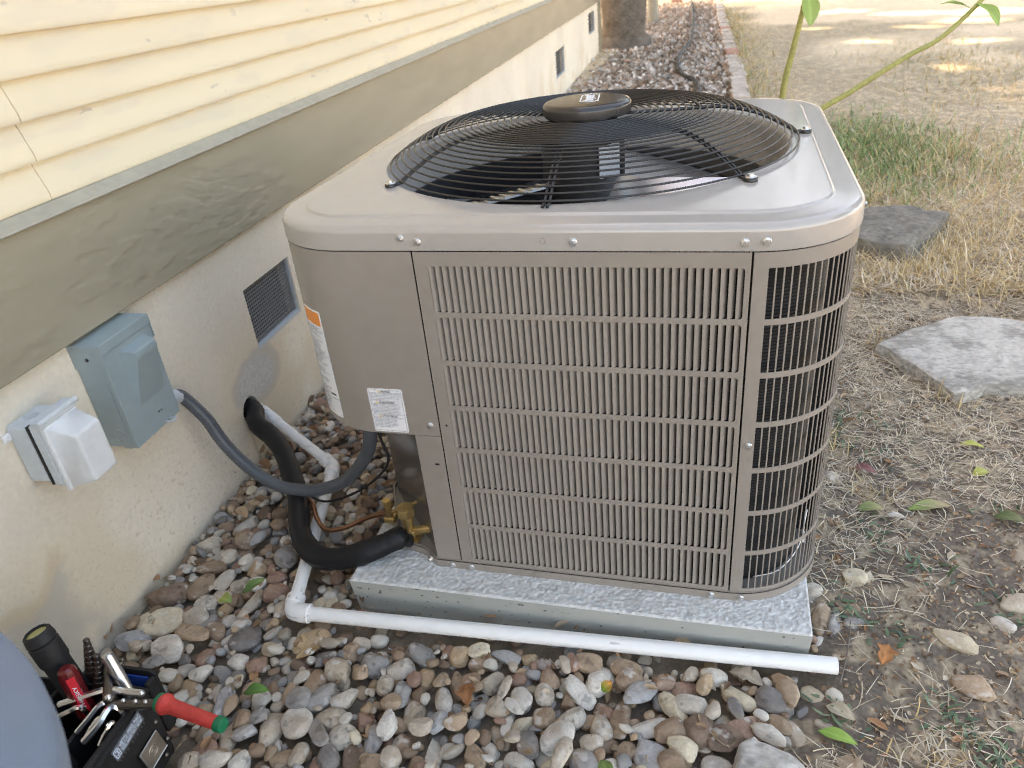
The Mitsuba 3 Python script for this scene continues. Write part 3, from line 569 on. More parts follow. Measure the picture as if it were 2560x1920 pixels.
# ------------------------------------------------------------------ service valves
vb = thing('service_valve', 'large brass service valve with hex cap beside the condenser corner post', 'valve')
part(vb, 'hex_cap', cat(tf(trimesh.creation.cylinder(0.0182, 0.017, sections=6), tr(0.1465, 0.052, 0.169)), tf(trimesh.creation.cylinder(0.0155, 0.0195, sections=24), tr(0.1465, 0.052, 0.169))), M_brass, 30)
part(vb, 'neck', lathe([(0.0, 0.162), (0.0145, 0.162), (0.0115, 0.147), (0.0090, 0.135), (0.0085, 0.11), (0, 0.11)], 24, tr(0.1465, 0.052, 0)), M_brass, 30)
part(vb, 'body', cat(box(0.132, 0.161, 0.040, 0.064, 0.108, 0.126, 0.003), box(0.133, 0.168, 0.034, 0.072, 0.098, 0.1075, 0.001)), M_brass, 30)
part(vb, 'stub_tube', tube([(0.155, 0.052, 0.118), (0.176, 0.055, 0.124), (0.215, 0.06, 0.13)], [0.0088, 0.0088, 0.0088], 18), M_brass, True)
part(vb, 'port_cap', tf(lathe([(0, 0), (0.0085, 0), (0.0085, 0.018), (0.007, 0.021), (0, 0.021)], 20), along((0.151, 0.040, 0.114), (0.25, -1, -0.1))), M_rubber, 35)
vs_ = thing('service_valve', 'small brass service valve behind the large hex capped one', 'valve')
part(vs_, 'hex_cap', cat(tf(trimesh.creation.cylinder(0.0092, 0.012, sections=6), tr(0.088, 0.090, 0.152)), tf(trimesh.creation.cylinder(0.0078, 0.014, sections=20), tr(0.088, 0.090, 0.152))), M_brass, 30)
part(vs_, 'body', cat(lathe([(0, 0.147), (0.007, 0.147), (0.006, 0.136), (0.0075, 0.13), (0.0085, 0.118), (0, 0.118)], 20, tr(0.088, 0.09, 0)), box(0.078, 0.102, 0.08, 0.102, 0.105, 0.1195, 0.002)), M_brass, 30)
part(vs_, 'stub_tube', tube([(0.092, 0.09, 0.127), (0.125, 0.092, 0.144), (0.168, 0.093, 0.166)], 0.0036, 12), M_brass, True)
# ------------------------------------------------------------------ lines
def bumpy(P, r, amp, seed, n=20):
    m = tube(P, r, n); c = meshkit.fbm(m.vertices * 38, 3, seed) - 0.5; ctr = np.repeat(P, n, 0); ctr = np.vstack([ctr, P[0], P[-1]]); d = m.vertices - ctr
    m.vertices += d * (c * amp * 2)[:, None]; return m
hw = wp(0.385, -0.05, 0.158)
IP = crom([hw, wp(0.383, 0.008, 0.159), (-0.355, 0.332, 0.152), (-0.294, 0.297, 0.140), (-0.235, 0.244, 0.128), (-0.189, 0.189, 0.115), (-0.147, 0.132, 0.103), (-0.120, 0.084, 0.096), (-0.092, 0.038, 0.090), (-0.055, 0.003, 0.087), (-0.004, -0.021, 0.090), (0.060, -0.015, 0.105), (0.105, 0.005, 0.117), (0.134, 0.022, 0.124), (0.149, 0.033, 0.121)], 9)
k_ = np.linspace(0, 1, len(IP)); rad = 0.0222 - 0.009 * np.clip((k_ - 0.93) / 0.07, 0, 1) ** 1.5 + 0.0008 * np.sin(k_ * 41) - 0.0006 * (np.sin(k_ * 130) > 0.93)
single('refrigerant_line', bumpy(IP, rad, 0.07, 5), M_foam, 'thick black foam insulated pipe looping from the wall to the brass valve', 'insulated pipe', True)
single('copper_line', tube(crom([(-0.20, 0.20, 0.075), (-0.14, 0.150, 0.095), (-0.103, 0.117, 0.105), (-0.083, 0.091, 0.090), (-0.056, 0.072, 0.080), (-0.017, 0.075, 0.085), (0.029, 0.095, 0.100), (0.068, 0.092, 0.119), (0.083, 0.0905, 0.124)], 8), 0.0048, 12), M_copper, 'thin dull copper pipe bending into the small brass valve', 'copper pipe', True)
single('control_wire', tube(crom([(0.103, 0.090, 0.42), (0.105, 0.090, 0.311), (0.113, 0.090, 0.269), (0.093, 0.100, 0.227), (0.037, 0.120, 0.168), (-0.031, 0.140, 0.116), (-0.105, 0.160, 0.078), (-0.17, 0.19, 0.07)], 8), 0.0027, 8), M_rubber, 'thin black wire hanging below the side cover and running to the copper pipe', 'wire', True)
cd = thing('electrical_conduit', 'grey flexible conduit drooping from the disconnect box to the condenser', 'conduit')
CPp = [wp(0.103, 0.042, 0.366), wp(0.122, 0.046, 0.352)] + [np.array(p_) for p_ in [(-0.317, 0.135, 0.297), (-0.290, 0.135, 0.232), (-0.245, 0.133, 0.174), (-0.186, 0.130, 0.137), (-0.135, 0.130, 0.130), (-0.085, 0.128, 0.137), (-0.008, 0.120, 0.178), (0.059, 0.100, 0.257), (0.092, 0.078, 0.325), (0.10, 0.072, 0.40)]]
CPp = crom(CPp, 34); m_ = tube(CPp, 0.0132 + 0.00022 * np.sin(np.arange(len(CPp)) * 2 * np.pi / 3.0), 20)
part(cd, 'tube', m_, M_conduit, True)
part(cd, 'connector', cat(tf(lathe([(0, 0), (0.013, 0), (0.013, 0.012), (0.0165, 0.012), (0.0175, 0.015), (0.0175, 0.024), (0.015, 0.03), (0.0138, 0.036), (0, 0.036)], 20), along(wp(0.0825, 0.036, 0.372), wp(0.118, 0.044, 0.357) - wp(0.0825, 0.036, 0.372)))), M_fitting, 30)
pv = thing('condensate_pipe', 'white plastic drain pipe running from the wall round the pad corner', 'drain pipe')
pw, pe1, pe2, pend = wp(0.436, -0.03, 0.146), np.array([-0.157, 0.307, 0.062]), np.array([-0.036, -0.121, 0.046]), np.array([0.921, -0.0745, 0.0455])
def seg(a, b, t0, t1): return a + (b - a) * t0, a + (b - a) * t1
def pipe(a, b, r, hollow=False):
    d = np.linalg.norm(b - a)
    prof = [(r * 0.82, d * 0.5), (r * 0.82, 0), (r, 0), (r, d), (r * 0.82, d), (r * 0.82, d * 0.5)]
    return tf(lathe(prof, 24), along(a, b - a))
part(pv, 'pipe', pipe(pw, pe1, 0.0125), M_pvc, 35); part(pv, 'pipe', pipe(pe1, pe2, 0.0130), M_pvc, 35); part(pv, 'pipe', pipe(pe2, pend, 0.0135), M_pvc, 35)
dd = pe1 - pw; part(pv, 'coupling', pipe(pw + dd * 0.14, pw + dd * 0.34, 0.0152), M_pvc, 35)
def elbow(c, a, b, arm, r):
    da, db = (a - c) / np.linalg.norm(a - c), (b - c) / np.linalg.norm(b - c)
    P = [c + da * arm] + [(1 - t) ** 2 * (c + da * arm * 0.35) + 2 * t * (1 - t) * c + t * t * (c + db * arm * 0.35) for t in np.linspace(0, 1, 9)] + [c + db * arm]
    m1 = tube(P, r, 24); rim1, rim2 = pipe(c + da * arm * 0.45, c + da * arm, r * 1.09), pipe(c + db * arm * 0.45, c + db * arm, r * 1.09); return cat(m1, rim1, rim2)
part(pv, 'elbow', elbow(pe1, pw, pe2, 0.034, 0.0158), M_pvc, 35); part(pv, 'elbow', elbow(pe2, pe1, pend, 0.036, 0.0165), M_pvc, 35)
# ------------------------------------------------------------------ electrical boxes on the wall
db = thing('disconnect_box', 'grey green metal disconnect box with embossed door on the stucco wall', 'electrical box')
D0, D1, DO = -0.051, 0.082, 0.064
def wm(m): return tf(m, MW)
part(db, 'body', wm(box(0.001, DO - 0.012, D0, D1, 0.347, 0.52, 0.001)), M_boxgrey)
door = cat(box(DO - 0.0115, DO, D0 - 0.0006, D1 + 0.0006, 0.345, 0.5398, 0.0012), box(DO - 0.03, DO - 0.011, D0 - 0.0012, D0 - 0.0001, 0.345, 0.372), box(DO - 0.03, DO - 0.011, D1 + 0.0001, D1 + 0.0012, 0.345, 0.372))
dk = part(db, 'door', wm(door), M_boxgrey)
# embossed wedge
e0, e1, ez0, ez1 = -0.012, 0.062, 0.412, 0.527; V = []
prof = [(ez0, 0.0), (ez0 + 0.09, 0.0185), (ez0 + 0.100, 0.0200), (ez0 + 0.107, 0.0185), (ez0 + 0.111, 0.014), (ez1, 0.0)]
for z_, o in prof:
    k = o / 0.02; V += [(DO - 0.001 + 0.0012, e0, z_), (DO + o * 1.25, e0 + 0.010 * k, z_), (DO + o * 1.25, e1 - 0.006 * k, z_), (DO - 0.001 + 0.0012, e1, z_)]
F = []
for i in range(len(prof) - 1):
    for j in range(3): a = 4 * i + j; F += [(a, a + 1, a + 5), (a, a + 5, a + 4)]
part(dk, 'embossed_panel', wm(tri(V, F)), M_boxgrey, 35)
hood = cat(box(0.0, DO + 0.002, D0 - 0.0025, D1 + 0.0025, 0.556, 0.5595, 0.001), box(DO, DO + 0.0022, D0 - 0.0025, D1 + 0.0025, 0.5405, 0.5585), box(0.0, DO + 0.0018, D0 - 0.0025, D0 - 0.0010, 0.5125, 0.5585), box(0.0, DO + 0.0018, D1 + 0.0010, D1 + 0.0025, 0.5125, 0.5585))
part(db, 'hood', wm(hood), M_boxgrey)
part(db, 'hood_screw', wm(tf(lathe([(0, 0.0015), (0.003, 0.001), (0.0034, 0)], 12), along((0.033, D0 - 0.0025, 0.532), (0, -1, 0)))), M_dark)
th2 = np.linspace(0, 2 * np.pi, 25)[:-1]
part(db, 'lock_tab', wm(tube(np.stack([DO - 0.004 + 0.009 + 0.009 * np.cos(th2), 0.045 + 0.008 * np.sin(th2), np.full(24, 0.3485)], 1), 0.0022, 8, closed=True)), M_fitting, True)
part(db, 'knockout', wm(tf(lathe([(0.0115, 0.0), (0.0125, 0.0007), (0.0135, 0.0)], 24), along((0.034, D0, 0.371), (0, -1, 0)))), M_boxgrey, True)
part(dk, 'door_hole', wm(cat(tf(lathe([(0, 0.0003), (0.0022, 0.0002), (0.0023, 0)], 12), along((DO, 0.028, 0.378), (1, 0, 0))), tf(lathe([(0, 0.0003), (0.0017, 0.0002), (0.0018, 0)], 12), along((DO, 0.036, 0.377), (1, 0, 0))))), M_dark)
ob = thing('outlet_box', 'weathered pale grey outdoor outlet box with deep white bubble cover', 'outlet box')
B0, B1 = -0.223, -0.150
part(ob, 'back_box', wm(box(0.0, 0.043, B0, B1, 0.394, 0.502, 0.004)), M_outlet)
part(ob, 'gasket', wm(box(0.0425, 0.047, B0 - 0.001, B1 + 0.001, 0.392, 0.504)), M_rubber)
part(ob, 'cover_base', wm(box(0.0465, 0.066, B0 - 0.001, B1 + 0.001, 0.390, 0.506, 0.003)), M_outlet)
part(ob, 'hinge', wm(cat(box(0.054, 0.076, B0 - 0.003, B1 + 0.003, 0.500, 0.5155, 0.003), tf(trimesh.creation.cylinder(0.005, B1 - B0 + 0.012, sections=14), tr(0.0735, (B0 + B1) / 2, 0.511) @ rot(90, [1, 0, 0])))), M_outlet)
pts = [(0.0755, B0 + 0.004, 0.386), (0.0755, B1 - 0.004, 0.386), (0.0755, B0 + 0.004, 0.498), (0.0755, B1 - 0.004, 0.498)]
q0 = [(0.118, B0 + 0.018, 0.398), (0.118, B1 - 0.012, 0.398), (0.118, B0 + 0.018, 0.478), (0.118, B1 - 0.012, 0.478)]
hs = []
for p_ in pts: hs.append(np.array(p_)[None])
for p_ in q0: hs.append(trimesh.creation.icosphere(2, 0.007).vertices + np.array(p_) - [0.007, 0, 0])
cv = part(ob, 'bubble_cover', wm(trimesh.convex.convex_hull(np.vstack(hs))), M_coverw, 30, label='deep white plastic bubble cover')
part(cv, 'rim', wm(box(0.0665, 0.0755, B0 - 0.001, B1 + 0.001, 0.381, 0.500, 0.002)), M_coverw)
part(ob, 'mounting_ear', wm(cat(box(0.0005, 0.006, B0 - 0.014, B0 + 0.001, 0.478, 0.492, 0.001), tf(lathe([(0, 0.004), (0.003, 0.003), (0.0035, 0)], 12), along((0.006, B0 - 0.0075, 0.485), (1, 0, 0))))), M_coverw)
part(ob, 'conduit_plug', wm(tf(lathe([(0, 0.0008), (0.010, 0.0008), (0.0115, 0)], 22), tr(0.02, -0.187, 0.502))), M_fitting)
# ------------------------------------------------------------------ bin in the lower left corner
bn = thing('trash_bin', 'round blue grey plastic bin lid filling the lower left corner', 'trash bin')
BR, BZ_, BX, BY = 0.325, 0.70, 0.112, -1.011
part(bn, 'lid', lathe([(0, BZ_ + 0.045), (0.1, BZ_ + 0.042), (0.2, BZ_ + 0.032), (0.27, BZ_ + 0.018), (0.305, BZ_ + 0.004), (BR - 0.006, BZ_ - 0.009), (BR - 0.001, BZ_ - 0.015), (BR, BZ_ - 0.022), (BR - 0.001, BZ_ - 0.04), (BR - 0.006, BZ_ - 0.042), (BR - 0.008, BZ_ - 0.03)], 160, tr(BX, BY, 0)), M_bin, 50)
part(bn, 'body', lathe([(0, 0.02), (0.2, 0.02), (0.215, 0.035), (0.30, BZ_ - 0.02), (0.0, BZ_ - 0.02)], 80, tr(BX, BY, 0)), M_bin, 40)
# ------------------------------------------------------------------ tool bag and tools
bg = thing('tool_bag', 'black open tool bag with woven brand patch beside the stucco wall', 'tool bag')
TB = tr(-0.08, -0.405, 0.03) @ rot(2, [0, 0, 1])
def tb(m): return tf(m, TB)
def bagwall(): # open tray with thick soft walls, x from -.235 to 0, y from -.30 to 0, z 0...15
    o = box(-0.235, 0.0, -0.32, 0.0, 0.0, 0.15, 0.012).vertices
    outer = m3.Manifold.hull_points(o); inner_ = m3.Manifold.cube((0.215, 0.30, 0.2)).translate((-0.2251, -0.31, 0.02))
    r = (outer - inner_).refine_to_length(0.012).to_mesh(); m = trimesh.Trimesh(r.vert_properties[:, :3], r.tri_verts); n_ = meshkit.fbm(m.vertices * 22, 3, 8) - 0.5
    m.vertices += m.vertex_normals * (n_ * 0.006)[:, None]; return m
part(bg, 'body', tb(bagwall()), M_bag, 35)
part(bg, 'divider', tb(cat(box(-0.075, -0.068, -0.30, -0.012, 0.03, 0.142, 0.002), box(-0.15, -0.143, -0.30, -0.012, 0.03, 0.15, 0.002))), M_bag)
part(bg, 'rolled_edge', tb(tube([(-0.004, -0.315, 0.151), (-0.004, -0.15, 0.1525), (-0.004, -0.008, 0.151), (-0.07, -0.006, 0.151)], 0.0055, 10)), M_bag, True)
# front panel lies on the +x face, slightly sloping: local frame u along +y, v up
FP = TB @ frame((0.0045, 0, 0), (0, 1, 0), (1, 0, 0.04))
def fpn(m): return tf(m, FP)
pch = part(bg, 'brand_patch', fpn(tf(prism(rrect(-0.098, -0.034, 0.1165, 0.1395, 0.001), 0.0008), rot(7, [0, 0, 1], [-0.066, 0.128, 0]))), M_patch, label='grey woven patch with pale lettering')
def ltr(t, u, v, h, wdt, bold, mat_, nm, holder):
    m = meshkit.text_mesh(t, h, 0.0005, bold); m.apply_translation([-m.bounds[0, 0], 0, 0]); m.apply_scale([wdt / m.bounds[1, 0], 1, 1]); m.apply_translation([u, v, 0.0009])
    part(holder, nm, fpn(tf(m, rot(7, [0, 0, 1], [-0.066, 0.128, 0]))), mat_)
ltr('VETO PRO PAC', -0.084, 0.1295, 0.0062, 0.048, True, M_thread, 'patch_title', pch)
ltr('TOOL BAGS THAT WORK', -0.084, 0.1205, 0.0040, 0.047, True, M_thread, 'patch_motto', pch)
part(pch, 'patch_rule', fpn(tf(box(-0.084, -0.036, 0.1267, 0.1275, 0.0009, 0.0014), rot(7, [0, 0, 1], [-0.066, 0.128, 0]))), M_thread)
lg = rrect(-0.0965, -0.0862, 0.1205, 0.1362, 0.002); lg = lg.difference(lg.buffer(-0.0013)).union(sbox(-0.094, 0.1315, -0.0885, 0.1330)).union(sbox(-0.0905, 0.1245, -0.0890, 0.1330)).union(sbox(-0.094, 0.1240, -0.0890, 0.1253))
part(pch, 'patch_emblem', fpn(tf(prism(lg, 0.0005, tr(0, 0, 0.0009)), rot(7, [0, 0, 1], [-0.066, 0.128, 0]))), M_thread)
for i, ch in enumerate('TECH SERIES'):
    if ch != ' ':
        m = meshkit.text_mesh(ch, 0.0036, 0.0004); m.apply_translation([-m.bounds[:, 0].mean(), 0, 0.0003]); m.apply_translation([-0.094 + i * 0.0056, 0.1105, 0]); part(bg, 'series_letter', fpn(tf(m, rot(7, [0, 0, 1], [-0.066, 0.128, 0]))), M_greythread)
pl_ = part(bg, 'metal_clip', fpn(tf(box(-0.068, -0.026, 0.046, 0.088, 0.002, 0.005, 0.001), rot(5, [0, 0, 1], [-0.05, 0.07, 0]))), M_plate, label='brushed metal belt clip plate on the bag front')
part(pl_, 'clip_edge', fpn(tf(cat(box(-0.069, -0.066, 0.045, 0.089, 0.0045, 0.0066, 0.0008), box(-0.068, -0.026, 0.046, 0.048, 0.0045, 0.006, 0.0006)), rot(5, [0, 0, 1], [-0.05, 0.07, 0]))), M_steel)
part(pl_, 'clip_ring', fpn(cat(tf(lathe([(0.0075, 0), (0.0085, 0.0008), (0.0095, 0)], 28), tr(-0.047, 0.068, 0.005)), tf(lathe([(0.003, 0), (0.0036, 0.0006), (0.0042, 0)], 20), tr(-0.047, 0.068, 0.005)))), M_plate, True)
for u, v_ in ((-0.02, 0.096), (-0.016, 0.052), (-0.074, 0.036), (-0.03, 0.032)):
    part(bg, 'rivet', fpn(tf(lathe([(0, 0.003), (0.003, 0.0024), (0.0042, 0.0004), (0.0044, 0)], 14), tr(u, v_, 0.001))), M_darksteel, True)
part(bg, 'end_pocket', tb(cat(box(-0.13, -0.008, 0.018, 0.025, 0.04, 0.158, 0.006), box(-0.13, -0.122, 0.001, 0.02, 0.04, 0.15, 0.002), box(-0.016, -0.008, 0.001, 0.02, 0.04, 0.15, 0.002))), M_bag)
part(bg, 'pocket_lining', tb(box(-0.122, -0.018, 0.0155, 0.0175, 0.06, 0.148, 0.0006)), M_blue, label='bright blue pocket lining')
part(bg, 'tether_ring', tb(tube(np.stack([-0.055 + 0.011 * np.cos(th2), np.full(24, 0.008), 0.128 + 0.010 * np.sin(th2)], 1), 0.0016, 8, closed=True)), M_rubber, True)
part(bg, 'knit_flap', tb(trimesh.convex.convex_hull(np.array([(-0.10, 0.006, 0.07), (-0.02, 0.006, 0.07), (-0.085, 0.008, 0.118), (-0.03, 0.009, 0.112), (-0.06, 0.001, 0.122), (-0.06, -0.004, 0.08)]))), M_bag)
# tools
fl = thing('flashlight', 'thick black flashlight with greenish lens standing in the tool bag', 'flashlight')
a_, b_ = np.array((-0.232, -0.418, 0.283)), np.array((-0.180, -0.432, 0.07)); Mf = along(b_, a_ - b_); Lf = np.linalg.norm(a_ - b_)
part(fl, 'barrel', tf(lathe([(0, 0), (0.019, 0), (0.019, Lf - 0.06), (0.0215, Lf - 0.052), (0.0215, Lf - 0.022), (0.0195, Lf - 0.020), (0.0215, Lf - 0.016), (0.0195, Lf - 0.003), (0.0165, Lf), (0.0150, Lf - 0.001), (0.0148, Lf - 0.004)], 28), Mf), M_rubber, 35)
part(fl, 'lens', tf(lathe([(0.0149, Lf - 0.004), (0.010, Lf - 0.0032), (0, Lf - 0.003)], 28), Mf), M_glow, True)
for i in range(3): part(fl, 'switch_rib', tf(box(0.0205, 0.0228, -0.006, 0.006, Lf - 0.05 + 0.009 * i, Lf - 0.045 + 0.009 * i, 0.0006), Mf), M_rubber)
sd = thing('screwdriver', 'screwdriver with dark red translucent handle standing in the tool bag', 'screwdriver')
a_, b_ = np.array((-0.181, -0.438, 0.240)), np.array((-0.168, -0.448, 0.150)); Ms = along(b_, a_ - b_); Ls = np.linalg.norm(a_ - b_)
hexp = Point(0, 0).buffer(0.0165, 3)
part(sd, 'handle', tf(lathe([(0, 0), (0.012, 0), (0.0135, 0.008), (0.0138, Ls - 0.015), (0.012, Ls - 0.004), (0.008, Ls), (0, Ls)], 10), Ms), M_redtrans, 20)
Ml = TB.copy(); dirv = (a_ - b_) / Ls; nrm = np.array((0.75, -0.55, 0.25)); nrm = nrm - dirv * (nrm @ dirv); nrm /= np.linalg.norm(nrm)
ML = frame(b_ + nrm * 0.0133, -dirv, nrm)
sl = part(sd, 'handle_band', tf(box(-Ls + 0.012, -0.002, -0.0058, 0.0058, 0, 0.0014, 0.0005), ML), M_redlabel, label='bright red band with white lettering')
m = meshkit.text_mesh('HUSKY', 0.0050, 0.0004, True); m.apply_translation([-m.bounds[:, 0].mean(), -0.0025, 0.0014]); m.apply_scale([0.033 / np.ptp(m.bounds[:, 0]), 1, 1]); m.apply_transform(rot(180, [0, 0, 1])); m.apply_translation([-Ls * 0.52, 0, 0]); part(sl, 'band_lettering', tf(m, ML), M_white)
part(sl, 'band_emblem', tf(prism(Polygon([(0, -0.0028), (0.0028, 0), (0, 0.0028), (-0.0028, 0)]).difference(Point(0, 0).buffer(0.0010)), 0.0004, tr(-Ls * 0.52 + 0.0215, 0, 0.0014)), ML), M_white)
for i, (a_, b_, h_) in enumerate((((-0.165, -0.402, 0.262), (-0.176, -0.418, 0.15), 0), ((-0.150, -0.409, 0.240), (-0.163, -0.425, 0.15), 1))):
    a_, b_ = np.array(a_), np.array(b_); L_ = np.linalg.norm(a_ - b_); pr = [(0, L_)]
    for k in range(7): r0 = 0.0046 + 0.0011 * k; z1 = L_ - 0.009 * k; pr += [(r0 - 0.0008, z1), (r0, z1 - 0.0012), (r0, z1 - 0.009)]
    pr += [(0.006, L_ - 0.075), (0.006, 0), (0, 0)]
    single('step_drill_bit', tf(lathe(pr, 16), along(b_, a_ - b_)), M_darksteel, ('taller dark stepped drill bit nearest the flashlight', 'shorter dark stepped drill bit nearest the chrome nut driver')[i], 'drill bit', 30)
nd = thing('nut_driver', 'shiny chrome tube nut driver leaning in the tool bag', 'nut driver')
a_, b_ = np.array((-0.133, -0.407, 0.242)), np.array((-0.098, -0.425, 0.155)); Mn = along(b_, a_ - b_); Ln = np.linalg.norm(a_ - b_)
part(nd, 'shank', tf(lathe([(0, 0.0), (0.0088, 0), (0.0088, Ln - 0.003), (0.0075, Ln), (0, Ln - 0.0005)], 24), Mn), M_steel, 35)
part(nd, 'collar', tf(lathe([(0.011, -0.002), (0.0128, 0.0), (0.0128, 0.012), (0.009, 0.016)], 24), Mn), M_darksteel, 35)
# pliers with red grip
pp = thing('locking_pliers', 'black and chrome pliers with red grip and green tape ends across the bag', 'pliers')
pj, pm, pg0, pg1 = np.array((-0.107, -0.450, 0.204)), np.array((-0.062, -0.440, 0.205)), np.array((-0.030, -0.4405, 0.204)), np.array((0.083, -0.4545, 0.200))
part(pp, 'upper_handle', tf(trimesh.convex.convex_hull(np.vstack([trimesh.creation.icosphere(1, 0.0055).vertices * [1, 1, 1] + p_ for p_ in (pj + [0, 0.012, 0.004], pm + [0, 0.004, 0.004])])), np.eye(4)), M_chrome, 30)
part(pp, 'lower_handle', trimesh.convex.convex_hull(np.vstack([trimesh.creation.icosphere(1, 0.0075).vertices + p_ for p_ in (pj + [0.006, -0.004, -0.006], pg0 + [0.002, -0.003, -0.001])])), M_darksteel, 30)
part(pp, 'jaw', cat(trimesh.convex.convex_hull(np.vstack([trimesh.creation.icosphere(1, r_).vertices + np.array(p_) for p_, r_ in (((-0.107, -0.450, 0.206), 0.009), ((-0.130, -0.425, 0.212), 0.005))])), trimesh.convex.convex_hull(np.vstack([trimesh.creation.icosphere(1, r_).vertices + np.array(p_) for p_, r_ in (((-0.130, -0.425, 0.212), 0.005), ((-0.148, -0.405, 0.216), 0.003))])), trimesh.convex.convex_hull(np.vstack([trimesh.creation.icosphere(1, r_).vertices + np.array(p_) for p_, r_ in (((-0.148, -0.405, 0.216), 0.003), ((-0.125, -0.395, 0.218), 0.003))]))), M_darksteel, 30)
part(pp, 'pivot', tf(lathe([(0, 0.004), (0.0035, 0.0035), (0.005, 0.001), (0.005, -0.003)], 16), along(pj + [0.003, -0.003, 0.008], (0.4, -0.4, 0.8))), M_chrome, True)
for f_ in (0.3, 0.55, 0.75): part(pp, 'rivet', tf(lathe([(0, 0.0022), (0.0024, 0.002), (0.0032, 0)], 12), along(pj * (1 - f_) + pg0 * f_ + [0.004, -0.005, 0.006], (0.4, -0.5, 0.75))), M_chrome, True)
gp = np.array([pg0 + (pg1 - pg0) * t for t in np.linspace(0.03, 0.92, 46)]); tt_ = np.linspace(0, 1, 46)
gr = 0.0108 + 0.0042 * np.exp(-((tt_ - 0.08) / 0.07) ** 2) - 0.0014 * tt_ + 0.00035 * np.sin(tt_ * 95)
part(pp, 'red_grip', tube(gp, gr, 18), M_redgrip, True, label='red tape wrapped grip')
part(pp, 'green_tape', tube([pg0 + (pg1 - pg0) * t for t in (-0.02, 0.0, 0.05, 0.06)], [0.0105, 0.0128, 0.0135, 0.012], 18), M_greentape, True)
part(pp, 'green_tape', tube([pg0 + (pg1 - pg0) * t for t in (0.90, 0.91, 1.0, 1.01)], [0.0095, 0.0108, 0.0106, 0.0095], 18), M_greentape, True)
# hex keys
def hexkey(P, r, label):
    single('hex_key', tube(crom(P, 6), r * 1.25, 6), M_chrome, label, 'hex key', False, 'hex keys in the bag pocket')
for P, r, l_ in (([(-0.195, -0.462, 0.186), (-0.150, -0.444, 0.197), (-0.124, -0.434, 0.201), (-0.117, -0.437, 0.193), (-0.117, -0.438, 0.15)], 0.0038, 'longest bent chrome hex key lying nearest the red screwdriver'),
                 ([(-0.140, -0.492, 0.178), (-0.128, -0.475, 0.190), (-0.119, -0.459, 0.199), (-0.112, -0.452, 0.192), (-0.111, -0.452, 0.15)], 0.0032, 'bent chrome hex key second from the red screwdriver'),
                 ([(-0.118, -0.503, 0.178), (-0.103, -0.484, 0.192), (-0.098, -0.463, 0.202), (-0.090, -0.457, 0.194), (-0.089, -0.457, 0.15)], 0.0042, 'thickest bent chrome hex key nearest the brand patch'),
                 ([(-0.096, -0.500, 0.172), (-0.093, -0.487, 0.182), (-0.089, -0.474, 0.188), (-0.087, -0.470, 0.15)], 0.0028, 'short chrome hex key against the bag front'),
                 ([(-0.126, -0.493, 0.172), (-0.120, -0.482, 0.182), (-0.113, -0.470, 0.187), (-0.111, -0.467, 0.15)], 0.0027, 'thin chrome hex key between the two thick ones'),
                 ([(-0.190, -0.478, 0.178), (-0.168, -0.470, 0.188), (-0.150, -0.464, 0.192), (-0.144, -0.462, 0.15)], 0.003, 'chrome hex key half hidden behind the bin lid')): hexkey(P, r, l_)
Mk = along((-0.150, -0.545, 0.10), (0.15, 0.1, 1)); pr = [(0, 0.085), (0.014, 0.085), (0.02, 0.078), (0.025, 0.06), (0.027, 0.03), (0.027, 0), (0, 0)]
kn = lathe(pr, 48, None); aa = np.arctan2(kn.vertices[:, 1], kn.vertices[:, 0]); kn.vertices[:, :2] *= (1 + 0.03 * np.sign(np.sin(aa * 16)))[:, None]
single('nut_driver', tf(kn, Mk), M_rubber, 'ribbed black tool grip at the near end of the bag', 'nut driver', 25)
